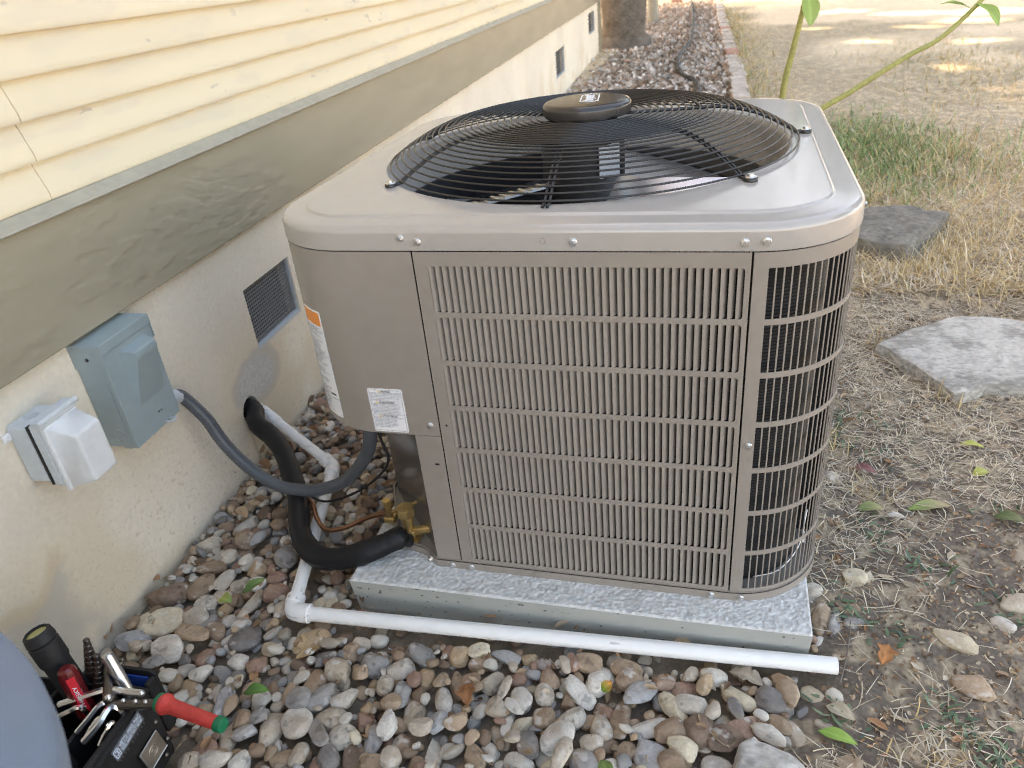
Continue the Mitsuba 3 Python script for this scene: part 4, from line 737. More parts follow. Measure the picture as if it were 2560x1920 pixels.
KNOWN = [(-0.330,-0.108,0.0467,0.0320,31,4), (-0.277,-0.071,0.0362,0.0251,75,2), (-0.239,-0.046,0.0301,0.0168,88,0), (-0.205,-0.050,0.0233,0.0227,-2,1), (-0.165,-0.044,0.0207,0.0196,9,7), (-0.189,-0.004,0.0199,0.0190,8,9), (-0.214,-0.000,0.0205,0.0115,98,0), (-0.288,-0.021,0.0341,0.0180,23,2), (-0.263,0.010,0.0211,0.0196,8,0), (-0.133,-0.022,0.0228,0.0192,-13,8), (-0.110,-0.063,0.0266,0.0225,9,8), (-0.137,0.024,0.0269,0.0224,-42,10), (-0.272,-0.127,0.0184,0.0162,-10,8), (-0.242,-0.110,0.0225,0.0204,9,0), (-0.297,-0.176,0.0430,0.0364,23,11), (-0.342,-0.192,0.0240,0.0152,121,2), (-0.240,-0.150,0.0257,0.0238,39,1), (-0.207,-0.154,0.0221,0.0133,80,10), (-0.235,-0.227,0.0375,0.0304,1,7), (-0.212,-0.192,0.0363,0.0173,-5,3), (-0.316,-0.227,0.0334,0.0208,39,5), (-0.291,-0.237,0.0244,0.0148,16,1), (-0.109,-0.176,0.0364,0.0269,76,6), (-0.177,-0.170,0.0231,0.0171,-25,2), (-0.092,-0.131,0.0185,0.0186,9,10), (-0.152,-0.086,0.0333,0.0163,78,1), (-0.067,-0.151,0.0229,0.0106,82,0), (-0.138,-0.146,0.0210,0.0150,54,7), (-0.147,-0.182,0.0163,0.0089,54,7), (-0.161,-0.226,0.0202,0.0207,10,8), (-0.185,-0.258,0.0189,0.0143,45,0), (-0.147,-0.261,0.0240,0.0193,37,0), (-0.113,-0.248,0.0244,0.0162,-36,10), (-0.091,-0.228,0.0210,0.0186,10,7), (-0.236,-0.264,0.0212,0.0142,22,10), (-0.050,-0.228,0.0194,0.0229,10,8), (-0.080,-0.251,0.0143,0.0138,10,10), (-0.018,-0.251,0.0250,0.0139,51,6), (0.020,-0.154,0.0359,0.0218,37,9), (0.059,-0.168,0.0234,0.0104,4,1), (0.064,-0.189,0.0261,0.0160,-1,6), (0.103,-0.169,0.0221,0.0166,98,3), (0.158,-0.184,0.0331,0.0289,-28,10), (0.069,-0.240,0.0316,0.0203,89,2), (0.107,-0.222,0.0289,0.0237,-27,1), (0.064,-0.285,0.0220,0.0217,10,10), (0.097,-0.272,0.0318,0.0199,49,10), (0.140,-0.267,0.0281,0.0188,35,0), (0.039,-0.336,0.0421,0.0211,90,1), (0.081,-0.325,0.0353,0.0253,126,7), (0.129,-0.304,0.0299,0.0189,28,1), (0.160,-0.325,0.0278,0.0229,22,0), (-0.013,-0.337,0.0178,0.0169,10,2), (0.015,-0.328,0.0184,0.0188,10,10), (0.007,-0.357,0.0217,0.0138,28,5), (-0.024,-0.367,0.0372,0.0162,99,1), (-0.044,-0.400,0.0240,0.0225,1,8), (-0.077,-0.400,0.0244,0.0153,95,5), (-0.014,-0.411,0.0278,0.0164,28,0), (0.024,-0.403,0.0191,0.0211,10,7), (-0.069,-0.313,0.0384,0.0168,100,5), (-0.046,-0.319,0.0220,0.0114,105,3), (0.127,-0.336,0.0300,0.0145,-39,10), (0.087,-0.382,0.0250,0.0158,34,3), (0.157,-0.369,0.0267,0.0177,-39,6), (0.192,-0.362,0.0378,0.0172,110,4), (0.212,-0.324,0.0299,0.0174,104,5), (0.112,-0.377,0.0229,0.0143,87,1), (0.228,-0.364,0.0181,0.0174,10,3), (0.231,-0.304,0.0243,0.0117,93,7), (0.145,-0.216,0.0147,0.0173,10,3), (0.196,-0.228,0.0255,0.0157,104,0), (-0.052,-0.424,0.0183,0.0173,11,1), (-0.000,-0.264,0.0151,0.0149,10,2), (0.035,-0.268,0.0216,0.0127,90,3), (0.233,-0.153,0.0297,0.0192,-17,10), (0.206,-0.189,0.0273,0.0213,42,0), (0.254,-0.193,0.0180,0.0213,10,9), (0.301,-0.144,0.0182,0.0215,10,9), (0.326,-0.118,0.0210,0.0140,22,11), (0.344,-0.148,0.0280,0.0177,41,3), (0.386,-0.134,0.0293,0.0147,-7,5), (0.315,-0.194,0.0313,0.0169,-59,3), (0.286,-0.201,0.0187,0.0139,100,3), (0.374,-0.186,0.0239,0.0208,34,1), (0.302,-0.234,0.0297,0.0157,-58,7), (0.400,-0.204,0.0270,0.0088,82,1), (0.431,-0.212,0.0255,0.0167,-50,7), (0.469,-0.166,0.0196,0.0185,-12,2), (0.466,-0.199,0.0226,0.0173,-69,1), (0.490,-0.143,0.0170,0.0100,-53,1), (0.527,-0.103,0.0232,0.0197,3,3), (0.502,-0.124,0.0231,0.0150,-63,8), (0.551,-0.154,0.0317,0.0235,81,7), (0.520,-0.179,0.0311,0.0174,-34,7), (0.518,-0.228,0.0233,0.0187,38,0), (0.475,-0.238,0.0179,0.0189,10,2), (0.395,-0.235,0.0208,0.0177,-21,1), (0.260,-0.266,0.0272,0.0186,92,1), (0.288,-0.297,0.0200,0.0157,10,1), (0.313,-0.277,0.0243,0.0192,33,5), (0.340,-0.277,0.0201,0.0159,33,3), (0.234,-0.302,0.0248,0.0146,93,7), (0.259,-0.326,0.0241,0.0175,82,2), (0.315,-0.330,0.0373,0.0150,95,0), (0.337,-0.311,0.0196,0.0121,51,0), (0.348,-0.318,0.0205,0.0090,50,1), (0.384,-0.324,0.0280,0.0177,-54,3), (0.403,-0.305,0.0214,0.0142,-47,0), (0.410,-0.276,0.0260,0.0125,-48,1), (0.450,-0.315,0.0243,0.0184,-9,0), (0.461,-0.291,0.0184,0.0207,10,6), (0.502,-0.270,0.0326,0.0251,63,7), (0.443,-0.254,0.0252,0.0140,55,11), (0.424,-0.234,0.0233,0.0101,-31,7), (0.516,-0.304,0.0319,0.0138,82,1), (0.563,-0.237,0.0259,0.0172,-53,1), (0.546,-0.300,0.0253,0.0219,0,10), (0.436,-0.287,0.0148,0.0120,10,1), (0.418,-0.259,0.0187,0.0095,86,7), (0.257,-0.350,0.0188,0.0200,10,0), (0.293,-0.351,0.0215,0.0143,80,2), (0.555,-0.269,0.0195,0.0154,32,1), (0.227,-0.237,0.0255,0.0160,93,10), (0.257,-0.229,0.0138,0.0163,10,2), (0.222,-0.263,0.0177,0.0162,10,3), (0.649,-0.103,0.0434,0.0257,-8,3), (0.586,-0.101,0.0298,0.0208,-20,3), (0.600,-0.144,0.0305,0.0231,27,2), (0.620,-0.171,0.0324,0.0212,57,5), (0.653,-0.141,0.0190,0.0167,-1,8), (0.683,-0.145,0.0287,0.0195,32,8), (0.720,-0.138,0.0224,0.0129,68,9), (0.738,-0.102,0.0244,0.0170,-2,0), (0.692,-0.093,0.0187,0.0139,85,1), (0.668,-0.186,0.0324,0.0168,-48,11), (0.700,-0.180,0.0255,0.0186,-1,0), (0.640,-0.223,0.0339,0.0160,23,7), (0.592,-0.216,0.0331,0.0161,84,2), (0.713,-0.220,0.0271,0.0309,10,4), (0.670,-0.230,0.0257,0.0208,32,2), (0.692,-0.256,0.0274,0.0178,-29,11), (0.768,-0.145,0.0363,0.0177,-34,11), (0.825,-0.143,0.0321,0.0234,-1,6), (0.784,-0.199,0.0316,0.0203,26,8), (0.815,-0.212,0.0308,0.0144,-26,7), (0.748,-0.230,0.0296,0.0218,31,4), (0.747,-0.191,0.0213,0.0159,54,11), (0.647,-0.269,0.0299,0.0279,-23,5), (0.676,-0.280,0.0222,0.0169,5,2), (0.741,-0.267,0.0260,0.0192,5,0), (0.855,-0.199,0.0392,0.0176,-59,1), (0.855,-0.103,0.0348,0.0170,-76,3), (0.888,-0.108,0.0263,0.0171,-37,11), (0.829,-0.181,0.0208,0.0146,-27,3), (0.765,-0.174,0.0223,0.0116,-72,6), (0.731,-0.188,0.0208,0.0136,67,1), (-0.344,0.049,0.0311,0.0249,42,1), (-0.270,0.021,0.0217,0.0201,23,7), (-0.142,0.033,0.0316,0.0227,-42,10), (-0.259,0.066,0.0246,0.0241,8,2), (-0.229,0.069,0.0229,0.0128,81,5), (-0.327,0.176,0.0217,0.0153,8,3), (-0.297,0.127,0.0322,0.0184,60,0), (-0.325,0.298,0.0180,0.0160,7,7), (-0.232,0.165,0.0182,0.0198,8,2), (-0.214,0.123,0.0192,0.0162,8,2), (-0.245,0.113,0.0202,0.0145,82,10), (-0.298,0.024,0.0270,0.0147,68,0), (-0.326,-0.002,0.0223,0.0163,59,4), (-0.213,-0.000,0.0198,0.0121,98,0)]
# ------------------------------------------------------------------ rocks
def rock(seed, sub=3, power=2.0, amp=0.16, freq=1.3, flat=0):
    m = trimesh.creation.icosphere(sub, 1.0); v = m.vertices.copy(); r_ = np.random.default_rng(seed)
    n_ = v / (np.abs(v) ** power).sum(1, keepdims=True) ** (1 / power)
    n_ *= 1 + amp * 2 * (meshkit.fbm(v * freq + seed * 7.3, 3, seed)[:, None] - 0.5)
    for k in range(flat):
        d = r_.normal(size=3); d /= np.linalg.norm(d); h = r_.uniform(0.60, 0.84); t = n_ @ d; n_ -= np.maximum(t - h, 0)[:, None] * d * 0.85
    m.vertices = n_; return m
NV = 26
VAR = [rock(s, 3, [2.0, 2.3, 2.6, 2.2][s % 4], [0.16, 0.22, 0.28, 0.2][s % 4], [1.0, 1.3, 1.6][s % 3], [2, 4, 7, 3, 5][s % 5]) for s in range(NV)]
VARLO = [rock(s + 50, 2, 2.4, 0.2, 1.5, s % 5) for s in range(10)]
RX, RY, RS = np.arange(-0.56, 1.05, 0.003), np.arange(-1.0, 1.9, 0.003), 0.003
HM = np.full((len(RX), len(RY)), 0.0, np.float32)
GX, GY = np.meshgrid(RX, RY, indexing='ij')
wallx = WX + 0.0 - TH * GY
HM[GX < wallx + 0.002] = 10
HM[GX > bed_edge(GY) + 0.015] = 10
def block(poly):
    import shapely
    HM[shapely.contains_xy(poly, GX, GY)] = 10
def corridor(a, b, r): return LineString([a[:2], b[:2]]).buffer(r, cap_style=2)
blocks = [sbox(px0, py0, px1, py1), sbox(-0.315, -0.73, -0.078, -0.375), Point(BX, BY).buffer(0.24)]
def footprint(x, y, a, b, yaw):
    R_ = max(a, b); i0, i1 = int((x - R_ - RX[0]) / RS), int((x + R_ - RX[0]) / RS) + 2; j0, j1 = int((y - R_ - RY[0]) / RS), int((y + R_ - RY[0]) / RS) + 2
    if i0 < 0 or j0 < 0 or i1 >= len(RX) or j1 >= len(RY): return None
    dx, dy = GX[i0:i1, j0:j1] - x, GY[i0:i1, j0:j1] - y; c, s = math.cos(yaw), math.sin(yaw)
    q = ((dx * c + dy * s) / a) ** 2 + ((-dx * s + dy * c) / b) ** 2
    return (slice(i0, i1), slice(j0, j1)), q
placed = []
def settle(x, y, a, b, c, yaw, sink=0.25):
    fp_ = footprint(x, y, a, b, yaw)
    if fp_ is None: return None
    sl_, q = fp_; m = q < 0.92
    h = HM[sl_][m]
    if h.size == 0 or h.max() > 1: return None
    prof = c * np.sqrt(1 - q[m]); zc = np.quantile(h + prof, 0.9) - sink * c * 0.5
    return zc, sl_, q
def put(x, y, a, b, c, yaw, colr, res, known):
    zc, sl_, q = res; m = q < 1; hh = HM[sl_]; hh[m] = np.maximum(hh[m], zc + c * np.sqrt(1 - q[m])); placed.append((x, y, zc, a, b, c, yaw, colr, known))
CW = np.array([12, 13, 11, 11, 7, 6, 5, 10, 7, 5, 9, 5], float); CW /= CW.sum()
def fill(n, smin, smax, tries, xr, yr, zmax, known=0):
    for i in range(n):
        a = rng.uniform(smin, smax); b = a * rng.uniform(0.62, 0.95); c = b * rng.uniform(0.55, 0.85); best = None
        for t in range(tries):
            x, y, yaw = rng.uniform(*xr), rng.uniform(*yr), rng.uniform(0, math.pi); r_ = settle(x, y, a, b, c, yaw)
            if r_ is not None and (best is None or r_[0] < best[0]): best = (r_[0], x, y, yaw, r_)
        if best and best[0] + c < zmax: put(best[1], best[2], a, b, c, best[3], rng.choice(12, p=CW), best[4], known)
for b_ in blocks: block(b_)
fill(800, 0.010, 0.018, 5, (-0.45, 0.92), (-0.75, 1.0), 0.026)
for a_, b_ in ((pe1, pe2), (pe2, pend)): block(corridor(a_, b_, 0.0155))
KN = sorted(KNOWN, key=lambda k: -k[2] * k[3])
for x, y, a, b, yaw, colr in KN:
    a, b = a * 0.97, b * 0.97; c = min(b * rng.uniform(0.62, 0.82), 0.021)
    for t in range(12):
        r_ = settle(x, y, a, b, c, math.radians(yaw), 0.5)
        if r_ is not None: put(x, y, a, b, c, math.radians(yaw), colr, (min(r_[0], 0.047 - c), r_[1], r_[2]), 1); break
        x += rng.uniform(-0.006, 0.006); y -= rng.uniform(0.0, 0.006)
fill(300, 0.013, 0.022, 24, (-0.40, 0.88), (-0.60, 0.40), 0.055, 2)
fill(140, 0.015, 0.026, 10, (-0.46, 0.06), (0.15, 1.1), 0.06, 2)
fill(300, 0.006, 0.012, 18, (-0.42, 0.90), (-0.72, 0.9), 0.040, 0)
def fillgaps(n, smin, smax, lim, xr, yr, known):
    sel = (HM < lim) & (GX > xr[0]) & (GX < xr[1]) & (GY > yr[0]) & (GY < yr[1]); ii, jj = np.nonzero(sel)
    for i in range(n):
        k = rng.integers(len(ii)); x, y = RX[ii[k]] + rng.uniform(-.002, .002), RY[jj[k]] + rng.uniform(-.002, .002)
        if HM[ii[k], jj[k]] >= lim: continue
        a = rng.uniform(smin, smax); b = a * rng.uniform(0.62, 0.95); c = b * rng.uniform(0.6, 0.9); yaw = rng.uniform(0, math.pi)
        r_ = settle(x, y, a, b, c, yaw, 0.9)
        if r_ is not None and r_[0] + c < 0.036: put(x, y, a, b, c, yaw, rng.choice(12, p=CW), r_, known)
fillgaps(700, 0.011, 0.017, 0.009, (-0.42, 0.92), (-0.55, 0.5), 0)
fillgaps(1500, 0.006, 0.011, 0.012, (-0.42, 0.92), (-0.55, 0.9), 0)
prefs = {}
order = sorted(range(len(placed)), key=lambda i: -(placed[i][8] > 0) * 10 - placed[i][3] * placed[i][4] / np.linalg.norm(np.array(placed[i][:3]) - CAM) ** 2)
low = []
for n_, i in enumerate(order):
    x, y, zc, a, b, c, yaw, colr, known = placed[i]
    tilt = rng.normal(0, 9 if known else 16), rng.normal(0, 9 if known else 16)
    if n_ < 300:
        v_ = int(rng.integers(NV)); kk = (v_, int(colr))
        if kk not in prefs: prefs[kk] = mikit.ply(VAR[v_], M_stone[int(colr)], True)
        to = Tm().translate([x, y, float(zc)]).rotate([0, 0, 1], math.degrees(yaw)).rotate([1, 0, 0], tilt[0]).rotate([0, 1, 0], tilt[1]).scale([a, b, c])
        scene[key_for(bed + '__stone')] = {**prefs[kk], 'to_world': to}
    else:
        M = tr(x, y, zc) @ rot(math.degrees(yaw), [0, 0, 1]) @ rot(tilt[0], [1, 0, 0]) @ rot(tilt[1], [0, 1, 0]) @ np.diag([a, b, c, 1]); low.append((int(colr), tf(VARLO[int(rng.integers(10))], M)))
pal = np.array([b_ for b_, _ in exec_stone])
allm = cat(*[m for _, m in low]); vc = np.vstack([np.repeat((pal[c_] * rng.uniform(0.75, 1.15))[None], len(m.vertices), 0) for c_, m in low]); vc *= 0.8 + 0.4 * meshkit.fbm(allm.vertices * 90, 3, 2)[:, None]
k = key_for(bed + '__small_stones'); scene[k] = mikit.ply(allm, mat('smallstone', vcol(0.65)), True, color=vc); labels[k] = {'kind': 'stuff'}
def hm_at(x, y): 
    i, j = np.clip(((np.asarray(x) - RX[0]) / RS).astype(int), 0, len(RX) - 1), np.clip(((np.asarray(y) - RY[0]) / RS).astype(int), 0, len(RY) - 1); h = HM[i, j]; return np.where(h > 1, 0.045, h)
# slabs and loose stones
def slab(top, z0, z1, drop, seed):
    P = Polygon(top); c = np.array(P.centroid.coords[0]); n = 44; ring = [np.array(P.exterior.interpolate(t, normalized=True).coords[0]) for t in np.linspace(0, 1, n, endpoint=False)]
    V = []; lev = [(0.0, 0), (0.35, 0), (0.65, 0), (0.86, 0), (0.95, 0.0015), (0.99, 0.006), (1.0, 0.5), (0.98, 1)]
    for s, d in lev:
        z_ = z1 - (d if d < 0.1 else d * (z1 - z0))
        for q in ring:
            w = c + (q - c) * s; V.append((w[0], w[1], z_))
    V = np.array(V); V[:, 2] += (meshkit.fbm(V * 9 + seed, 4, seed) - 0.5) * drop; V[:, :2] += (meshkit.fbm(np.stack([V[:, 1], V[:, 2] * 3, V[:, 0]], 1) * 25 + seed, 3, seed + 1)[:, None] - 0.5) * 0.02
    F = []
    for i in range(len(lev) - 1):
        for k in range(n): l = (k + 1) % n; F += [(i * n + k, (i + 1) * n + k, (i + 1) * n + l), (i * n + k, (i + 1) * n + l, i * n + l)]
    m = tri(V, F); m = m.subdivide(); m.vertices += m.vertex_normals * ((meshkit.fbm(m.vertices * 60, 3, seed) - 0.5) * 0.006)[:, None]; return m
single('flagstone', slab([(1.140, 1.064), (1.234, 1.160), (1.300, 1.201), (1.375, 1.262), (1.478, 1.259), (1.56, 1.225), (1.72, 1.12), (1.66, 0.93), (1.50, 0.868), (1.442, 0.859), (1.364, 0.858), (1.289, 0.796), (1.202, 0.970)], 0.0, 0.06, 0.006, 3), M_slab, 'large pale limestone slab lying in the dry grass to the right', 'flagstone', 40)
single('flagstone', slab([(1.13, 1.94), (1.228, 2.17), (1.261, 2.216), (1.427, 2.236), (1.482, 2.161), (1.557, 2.149), (1.482, 2.016), (1.404, 1.877), (1.338, 1.76), (1.2, 1.83)], 0.0, 0.09, 0.01, 6), M_darkslab, 'dark grey rough stone block behind the condenser corner', 'flagstone', 40)
single('flagstone', slab([(0.762, -0.276), (0.770, -0.243), (0.790, -0.228), (0.821, -0.241), (0.858, -0.264), (0.865, -0.30), (0.80, -0.36), (0.755, -0.33)], 0.0, 0.054, 0.008, 9), M_slab, 'angular grey and tan rock among the river pebbles at the bottom edge', 'rock', 40)
LOOSE = [(0.899, 0.109, .021, .017, 40, 7, 'white rounded stone against the right edge of the pad'), (0.977, 0.155, .023, .019, 0, 11, 'pale round stone with a sunken dark side on the dirt near the pad'), (0.908, 0.046, .036, .017, 80, 3, 'long tan stone standing beside the pad corner'),
         (0.932, 0.035, .038, .012, 80, 10, 'narrow grey stone next to the long tan one'), (0.962, 0.075, .022, .014, 10, 3, 'tan stone half buried right of the pad'), (0.962, 0.045, .018, .015, 30, 10, 'small grey stone half buried right of the pad'),
         (0.972, 0.462, .022, .017, 10, 1, 'beige stone on the dirt beside the louvered corner'), (1.077, 0.352, .017, .008, -20, 7, 'small white stone beside the long green leaf'), (1.118, 0.03, .036, .020, -25, 11, 'cream stone alone on the dirt at the right'),
         (1.125, -0.058, .034, .022, -15, 3, 'angular tan stone nearest the lower right corner'), (1.28, 0.25, .03, .02, -10, 1, 'beige stone at the right edge of the photo'), (1.20, 0.08, .02, .014, -20, 7, 'small white stone right of the cream stone'), (1.235, 0.13, .03, .022, 5, 1, 'pale lump of stone near the right edge')]
for i, (x, y, a, b, yaw, c_, lab) in enumerate(LOOSE):
    m = tf(rock(100 + i, 3, 2.3, 0.24, 1.4, 3 + i % 5), tr(x, y, 0.020 + 0.18 * b) @ rot(yaw, [0, 0, 1]) @ np.diag([a, b, b * 0.8, 1])); single('stone', m, M_stone[c_], lab, 'stone', True)
# ------------------------------------------------------------------ leaves
def gz_(x, y): return float(ground_z(np.array([x]), np.array([y]))[0])
def leafmesh(L_, Wd, bend, curl, oak=False, seed=0):
    n, mm = 15, 7; V = []
    for i in range(n):
        t = i / (n - 1); w = Wd * (math.sin(math.pi * min(1, t * 0.98 + 0.02)) ** 0.8)
        if oak: w = Wd * math.sin(math.pi * t) ** 0.6 * (0.42 + 0.58 * abs(math.sin(t * math.pi * 3.6)) ** 0.7)
        for j in range(mm):
            u = j / (mm - 1) * 2 - 1; V.append((L_ * t + (0.14 * L_ * abs(u) if oak else 0) * math.sin(t * 6), w * u, bend * math.sin(math.pi * t) + curl * abs(u) ** 1.5 * w + 0.0012 * math.sin(9 * t + 4 * u + seed)))
    F = []
    for i in range(n - 1):
        for j in range(mm - 1): a = i * mm + j; F += [(a, a + mm, a + mm + 1), (a, a + mm + 1, a + 1)]
    m = tri(V, F); return m, np.array([[i / (n - 1), abs(j / (mm - 1) * 2 - 1)] for i in range(n) for j in range(mm)])
def leafcol(tu, base, tip, rib=1.25):
    c = np.array(base)[None] * (1 - tu[:, :1]) + np.array(tip)[None] * tu[:, :1]; return np.clip(c * np.where(tu[:, 1:] < 0.05, rib, 1.0), 0, 1)
G1, G2, Y1, BR1, BR2, RED = (0.08, 0.14, 0.04), (0.17, 0.23, 0.08), (0.42, 0.42, 0.10), (0.30, 0.20, 0.11), (0.42, 0.30, 0.17), (0.22, 0.10, 0.09)
LV = [(-0.155, -0.098, 0.052, .050, .010, 40, G1, G2, 'dark green leaf propped on pebbles near the drain elbow', 18), (-0.195, -0.118, 0.05, .036, .012, -12, Y1, G2, 'yellow green leaf on pebbles beside the dark green one', 8), (-0.022, -0.307, 0.055, .044, .011, 14, G1, (0.12, 0.24, 0.05), 'glossy green leaf on pebbles in front of the pipe', 5),
      (0.578, -0.315, 0.06, .048, .011, -62, G2, (0.22, 0.34, 0.08), 'bright green leaf at the bottom edge of the pebbles', 10), (0.56, -0.192, 0.05, .022, .009, 40, (0.1, 0.25, 0.03), (0.5, 0.2, 0.05), 'small red and green leaf between pebbles', 30),
      (1.005, 0.352, 0.03, .052, .013, 4, G2, (0.36, 0.32, 0.16), 'curled pale green leaf on the dirt beside the condenser', 6), (1.105, 0.372, 0.03, .084, .014, 12, (0.2, 0.3, 0.08), (0.42, 0.32, 0.2), 'long half brown green leaf on the bare dirt', 4), (1.015, 0.51, 0.033, .055, .011, -35, RED, (0.3, 0.15, 0.14), 'reddish purple leaf on the dirt', 10),
      (1.252, 0.622, 0.033, .05, .009, -15, Y1, (0.5, 0.5, 0.14), 'thin yellow leaf on the straw', 5), (1.252, 0.50, 0.033, .035, .012, 20, Y1, (0.4, 0.4, 0.14), 'small yellow green leaf near the right edge', 10), (1.26, 0.37, 0.035, .05, .013, -20, (0.1, 0.14, 0.05), (0.2, 0.2, 0.1), 'dull dark green leaf near the right edge', 10),
      (0.885, -0.185, 0.035, .055, .010, -18, (0.25, 0.4, 0.08), (0.3, 0.42, 0.1), 'light green leaf where the pebbles meet the dirt', 6), (0.90, -0.140, 0.035, .045, .012, -30, (0.45, 0.4, 0.3), (0.4, 0.34, 0.24), 'dry pale leaf beside the light green one', 6)]
for x, y, z_, L_, Wd, yaw, c1, c2, lab, tl in LV:
    m, tu = leafmesh(L_, Wd, 0.005, 0.30); z_ = max(z_ if x < 0.86 else gz_(x, y) + 0.006, float(hm_at(x, y)) + 0.004 if x < 0.86 else 0); m = tf(m, tr(x, y, z_) @ rot(yaw, [0, 0, 1]) @ rot(-tl, [0, 1, 0]) @ rot(tl, [1, 0, 0]))
    kx = thing('fallen_leaf', lab, 'leaf'); scene[kx] = mikit.ply(m, M_dryleaf, True, color=leafcol(tu, c1, c2))
for x, y, L_, Wd, yaw, c1, lab in ((0.012, -0.205, .062, .026, 60, BR2, 'brown oak leaf on pebbles below the drain elbow'), (0.81, -0.118, .06, .024, 160, (0.40, 0.33, 0.25), 'pale dry oak leaf under the end of the white pipe'), (0.992, -0.05, .05, .018, 70, (0.42, 0.19, 0.07), 'curled orange brown oak leaf on the dark dirt'), (0.905, -0.225, .055, .02, -40, (0.40, 0.31, 0.22), 'tan oak leaf at the bottom edge beside the rock'), (0.335, -0.205, .045, .02, -70, (0.30, 0.14, 0.06), 'crumpled red brown leaf between pebbles')):
    m, tu = leafmesh(L_, Wd, 0.008, 0.45, True, x * 50); z_ = (float(hm_at(x, y)) if x < 0.86 else gz_(x, y)) + 0.004
    m = tf(m, tr(x, y, z_) @ rot(yaw, [0, 0, 1]) @ rot(8, [1, 0, 0])); kx = thing('oak_leaf', lab, 'leaf'); scene[kx] = mikit.ply(m, M_dryleaf, True, color=leafcol(tu, c1, tuple(np.array(c1) * 0.75), 1.35))
# scattered small leaves: vectorised curled quads
def litter(N, xy, zfun, smin, smax, pal_, seed, tilt=0.4):
    r_ = np.random.default_rng(seed); x, y = xy; L_ = r_.uniform(smin, smax, N); Wd = L_ * r_.uniform(0.28, 0.6, N); yaw = r_.uniform(0, 2 * np.pi, N); cu = r_.uniform(-0.3, 0.5, N) * L_
    pts = np.array([(-0.5, 0, 0), (-0.2, -0.5, 0.5), (0.2, -0.45, 0.6), (0.5, 0, 0.25), (0.2, 0.45, 0.6), (-0.2, 0.5, 0.5), (0, 0, 0.0)])
    P = pts[None] * np.stack([L_, Wd, cu], 1)[:, None]; tx, ty = r_.normal(0, tilt, N)[:, None], r_.normal(0, tilt, N)[:, None]
    P = np.stack([P[..., 0], P[..., 1], P[..., 2] + P[..., 0] * tx + P[..., 1] * ty], -1); c, s = np.cos(yaw)[:, None], np.sin(yaw)[:, None]
    Q = np.stack([P[..., 0] * c - P[..., 1] * s + x[:, None], P[..., 0] * s + P[..., 1] * c + y[:, None], P[..., 2] + (zfun(x, y) + 0.3 * np.abs(cu) + 0.003)[:, None]], -1)
    f = np.array([(6, 0, 1), (6, 1, 2), (6, 2, 3), (6, 3, 4), (6, 4, 5), (6, 5, 0)]); F = (f[None] + 7 * np.arange(N)[:, None, None]).reshape(-1, 3)
    col_ = np.array(pal_)[r_.integers(len(pal_), size=N)] * r_.uniform(0.7, 1.25, (N, 1)); return tri(Q.reshape(-1, 3), F), np.clip(np.repeat(col_, 7, 0), 0, 1)
DRY = [(0.36, 0.25, 0.15), (0.27, 0.18, 0.11), (0.38, 0.28, 0.18), (0.42, 0.34, 0.25), (0.17, 0.11, 0.07), (0.33, 0.19, 0.10)]
PALE = [(0.78, 0.72, 0.66), (0.66, 0.60, 0.54), (0.80, 0.71, 0.64), (0.72, 0.61, 0.53), (0.62, 0.53, 0.46), (0.50, 0.39, 0.30), (0.72, 0.66, 0.60), (0.38, 0.27, 0.19), (0.48, 0.32, 0.22), (0.58, 0.50, 0.44)]
def stuff(name, mc, m_, lab=None):
    k = key_for(name); scene[k] = mikit.ply(mc[0], m_, False, color=mc[1]); labels[k] = {'kind': 'stuff', 'label': lab or name.replace('_', ' ')}; return k
parts_ = []
N = 420; x, y = rng.uniform(-0.38, 0.85, N), rng.uniform(-0.5, 0.0, N); parts_.append(litter(N, (x, y), lambda a, b: hm_at(a, b) - 0.010, 0.010, 0.032, DRY, 11))
N = 260; y = rng.uniform(0.12, 1.1, N); x = rng.uniform(-0.42, 0.06, N) - TH * y; parts_.append(litter(N, (x, y), lambda a, b: hm_at(a, b) - 0.003, 0.018, 0.05, DRY, 12))
N = 15000; y = 0.9 + 15 * rng.random(N) ** 1.3; x = WX - TH * y + (bed_edge(y) + 0.02 - (WX - TH * y)) * rng.random(N); parts_.append(litter(N, (x, y), lambda a, b: 0.006 + 0.02 * rng.random(len(a)), 0.03, 0.075, PALE, 13, 0.55))
stuff('leaf_litter', (cat(*[p_[0] for p_ in parts_]), np.vstack([p_[1] for p_ in parts_])), M_dryleaf, 'dry brown and pale fallen leaves littering the gravel strip along the house')
# chips and mulch on the dirt
STRC = [(0.50, 0.41, 0.29), (0.44, 0.35, 0.24), (0.56, 0.48, 0.36)]
gzv = lambda a, b: ground_z(a, b)
N = 24000; x = rng.uniform(0.84, 1.85, N); y = rng.uniform(-0.45, 2.2, N); ok = x > bed_edge(y); chips = litter(int(ok.sum()), (x[ok], y[ok]), lambda a, b: gzv(a, b) - 0.002, 0.003, 0.013, DRY + DRY + STRC + [(0.13, 0.105, 0.085)] * 2, 14, 0.3)
N2 = 160; x = rng.uniform(0.9, 1.7, N2); y = rng.uniform(-0.3, 2.0, N2); big = litter(N2, (x, y), gzv, 0.015, 0.04, STRC + DRY, 15, 0.3)
stuff('mulch_chips', (cat(chips[0], big[0]), np.vstack([chips[1], big[1]])), M_dryleaf, 'small bark chips and leaf crumbs on the dark dirt')
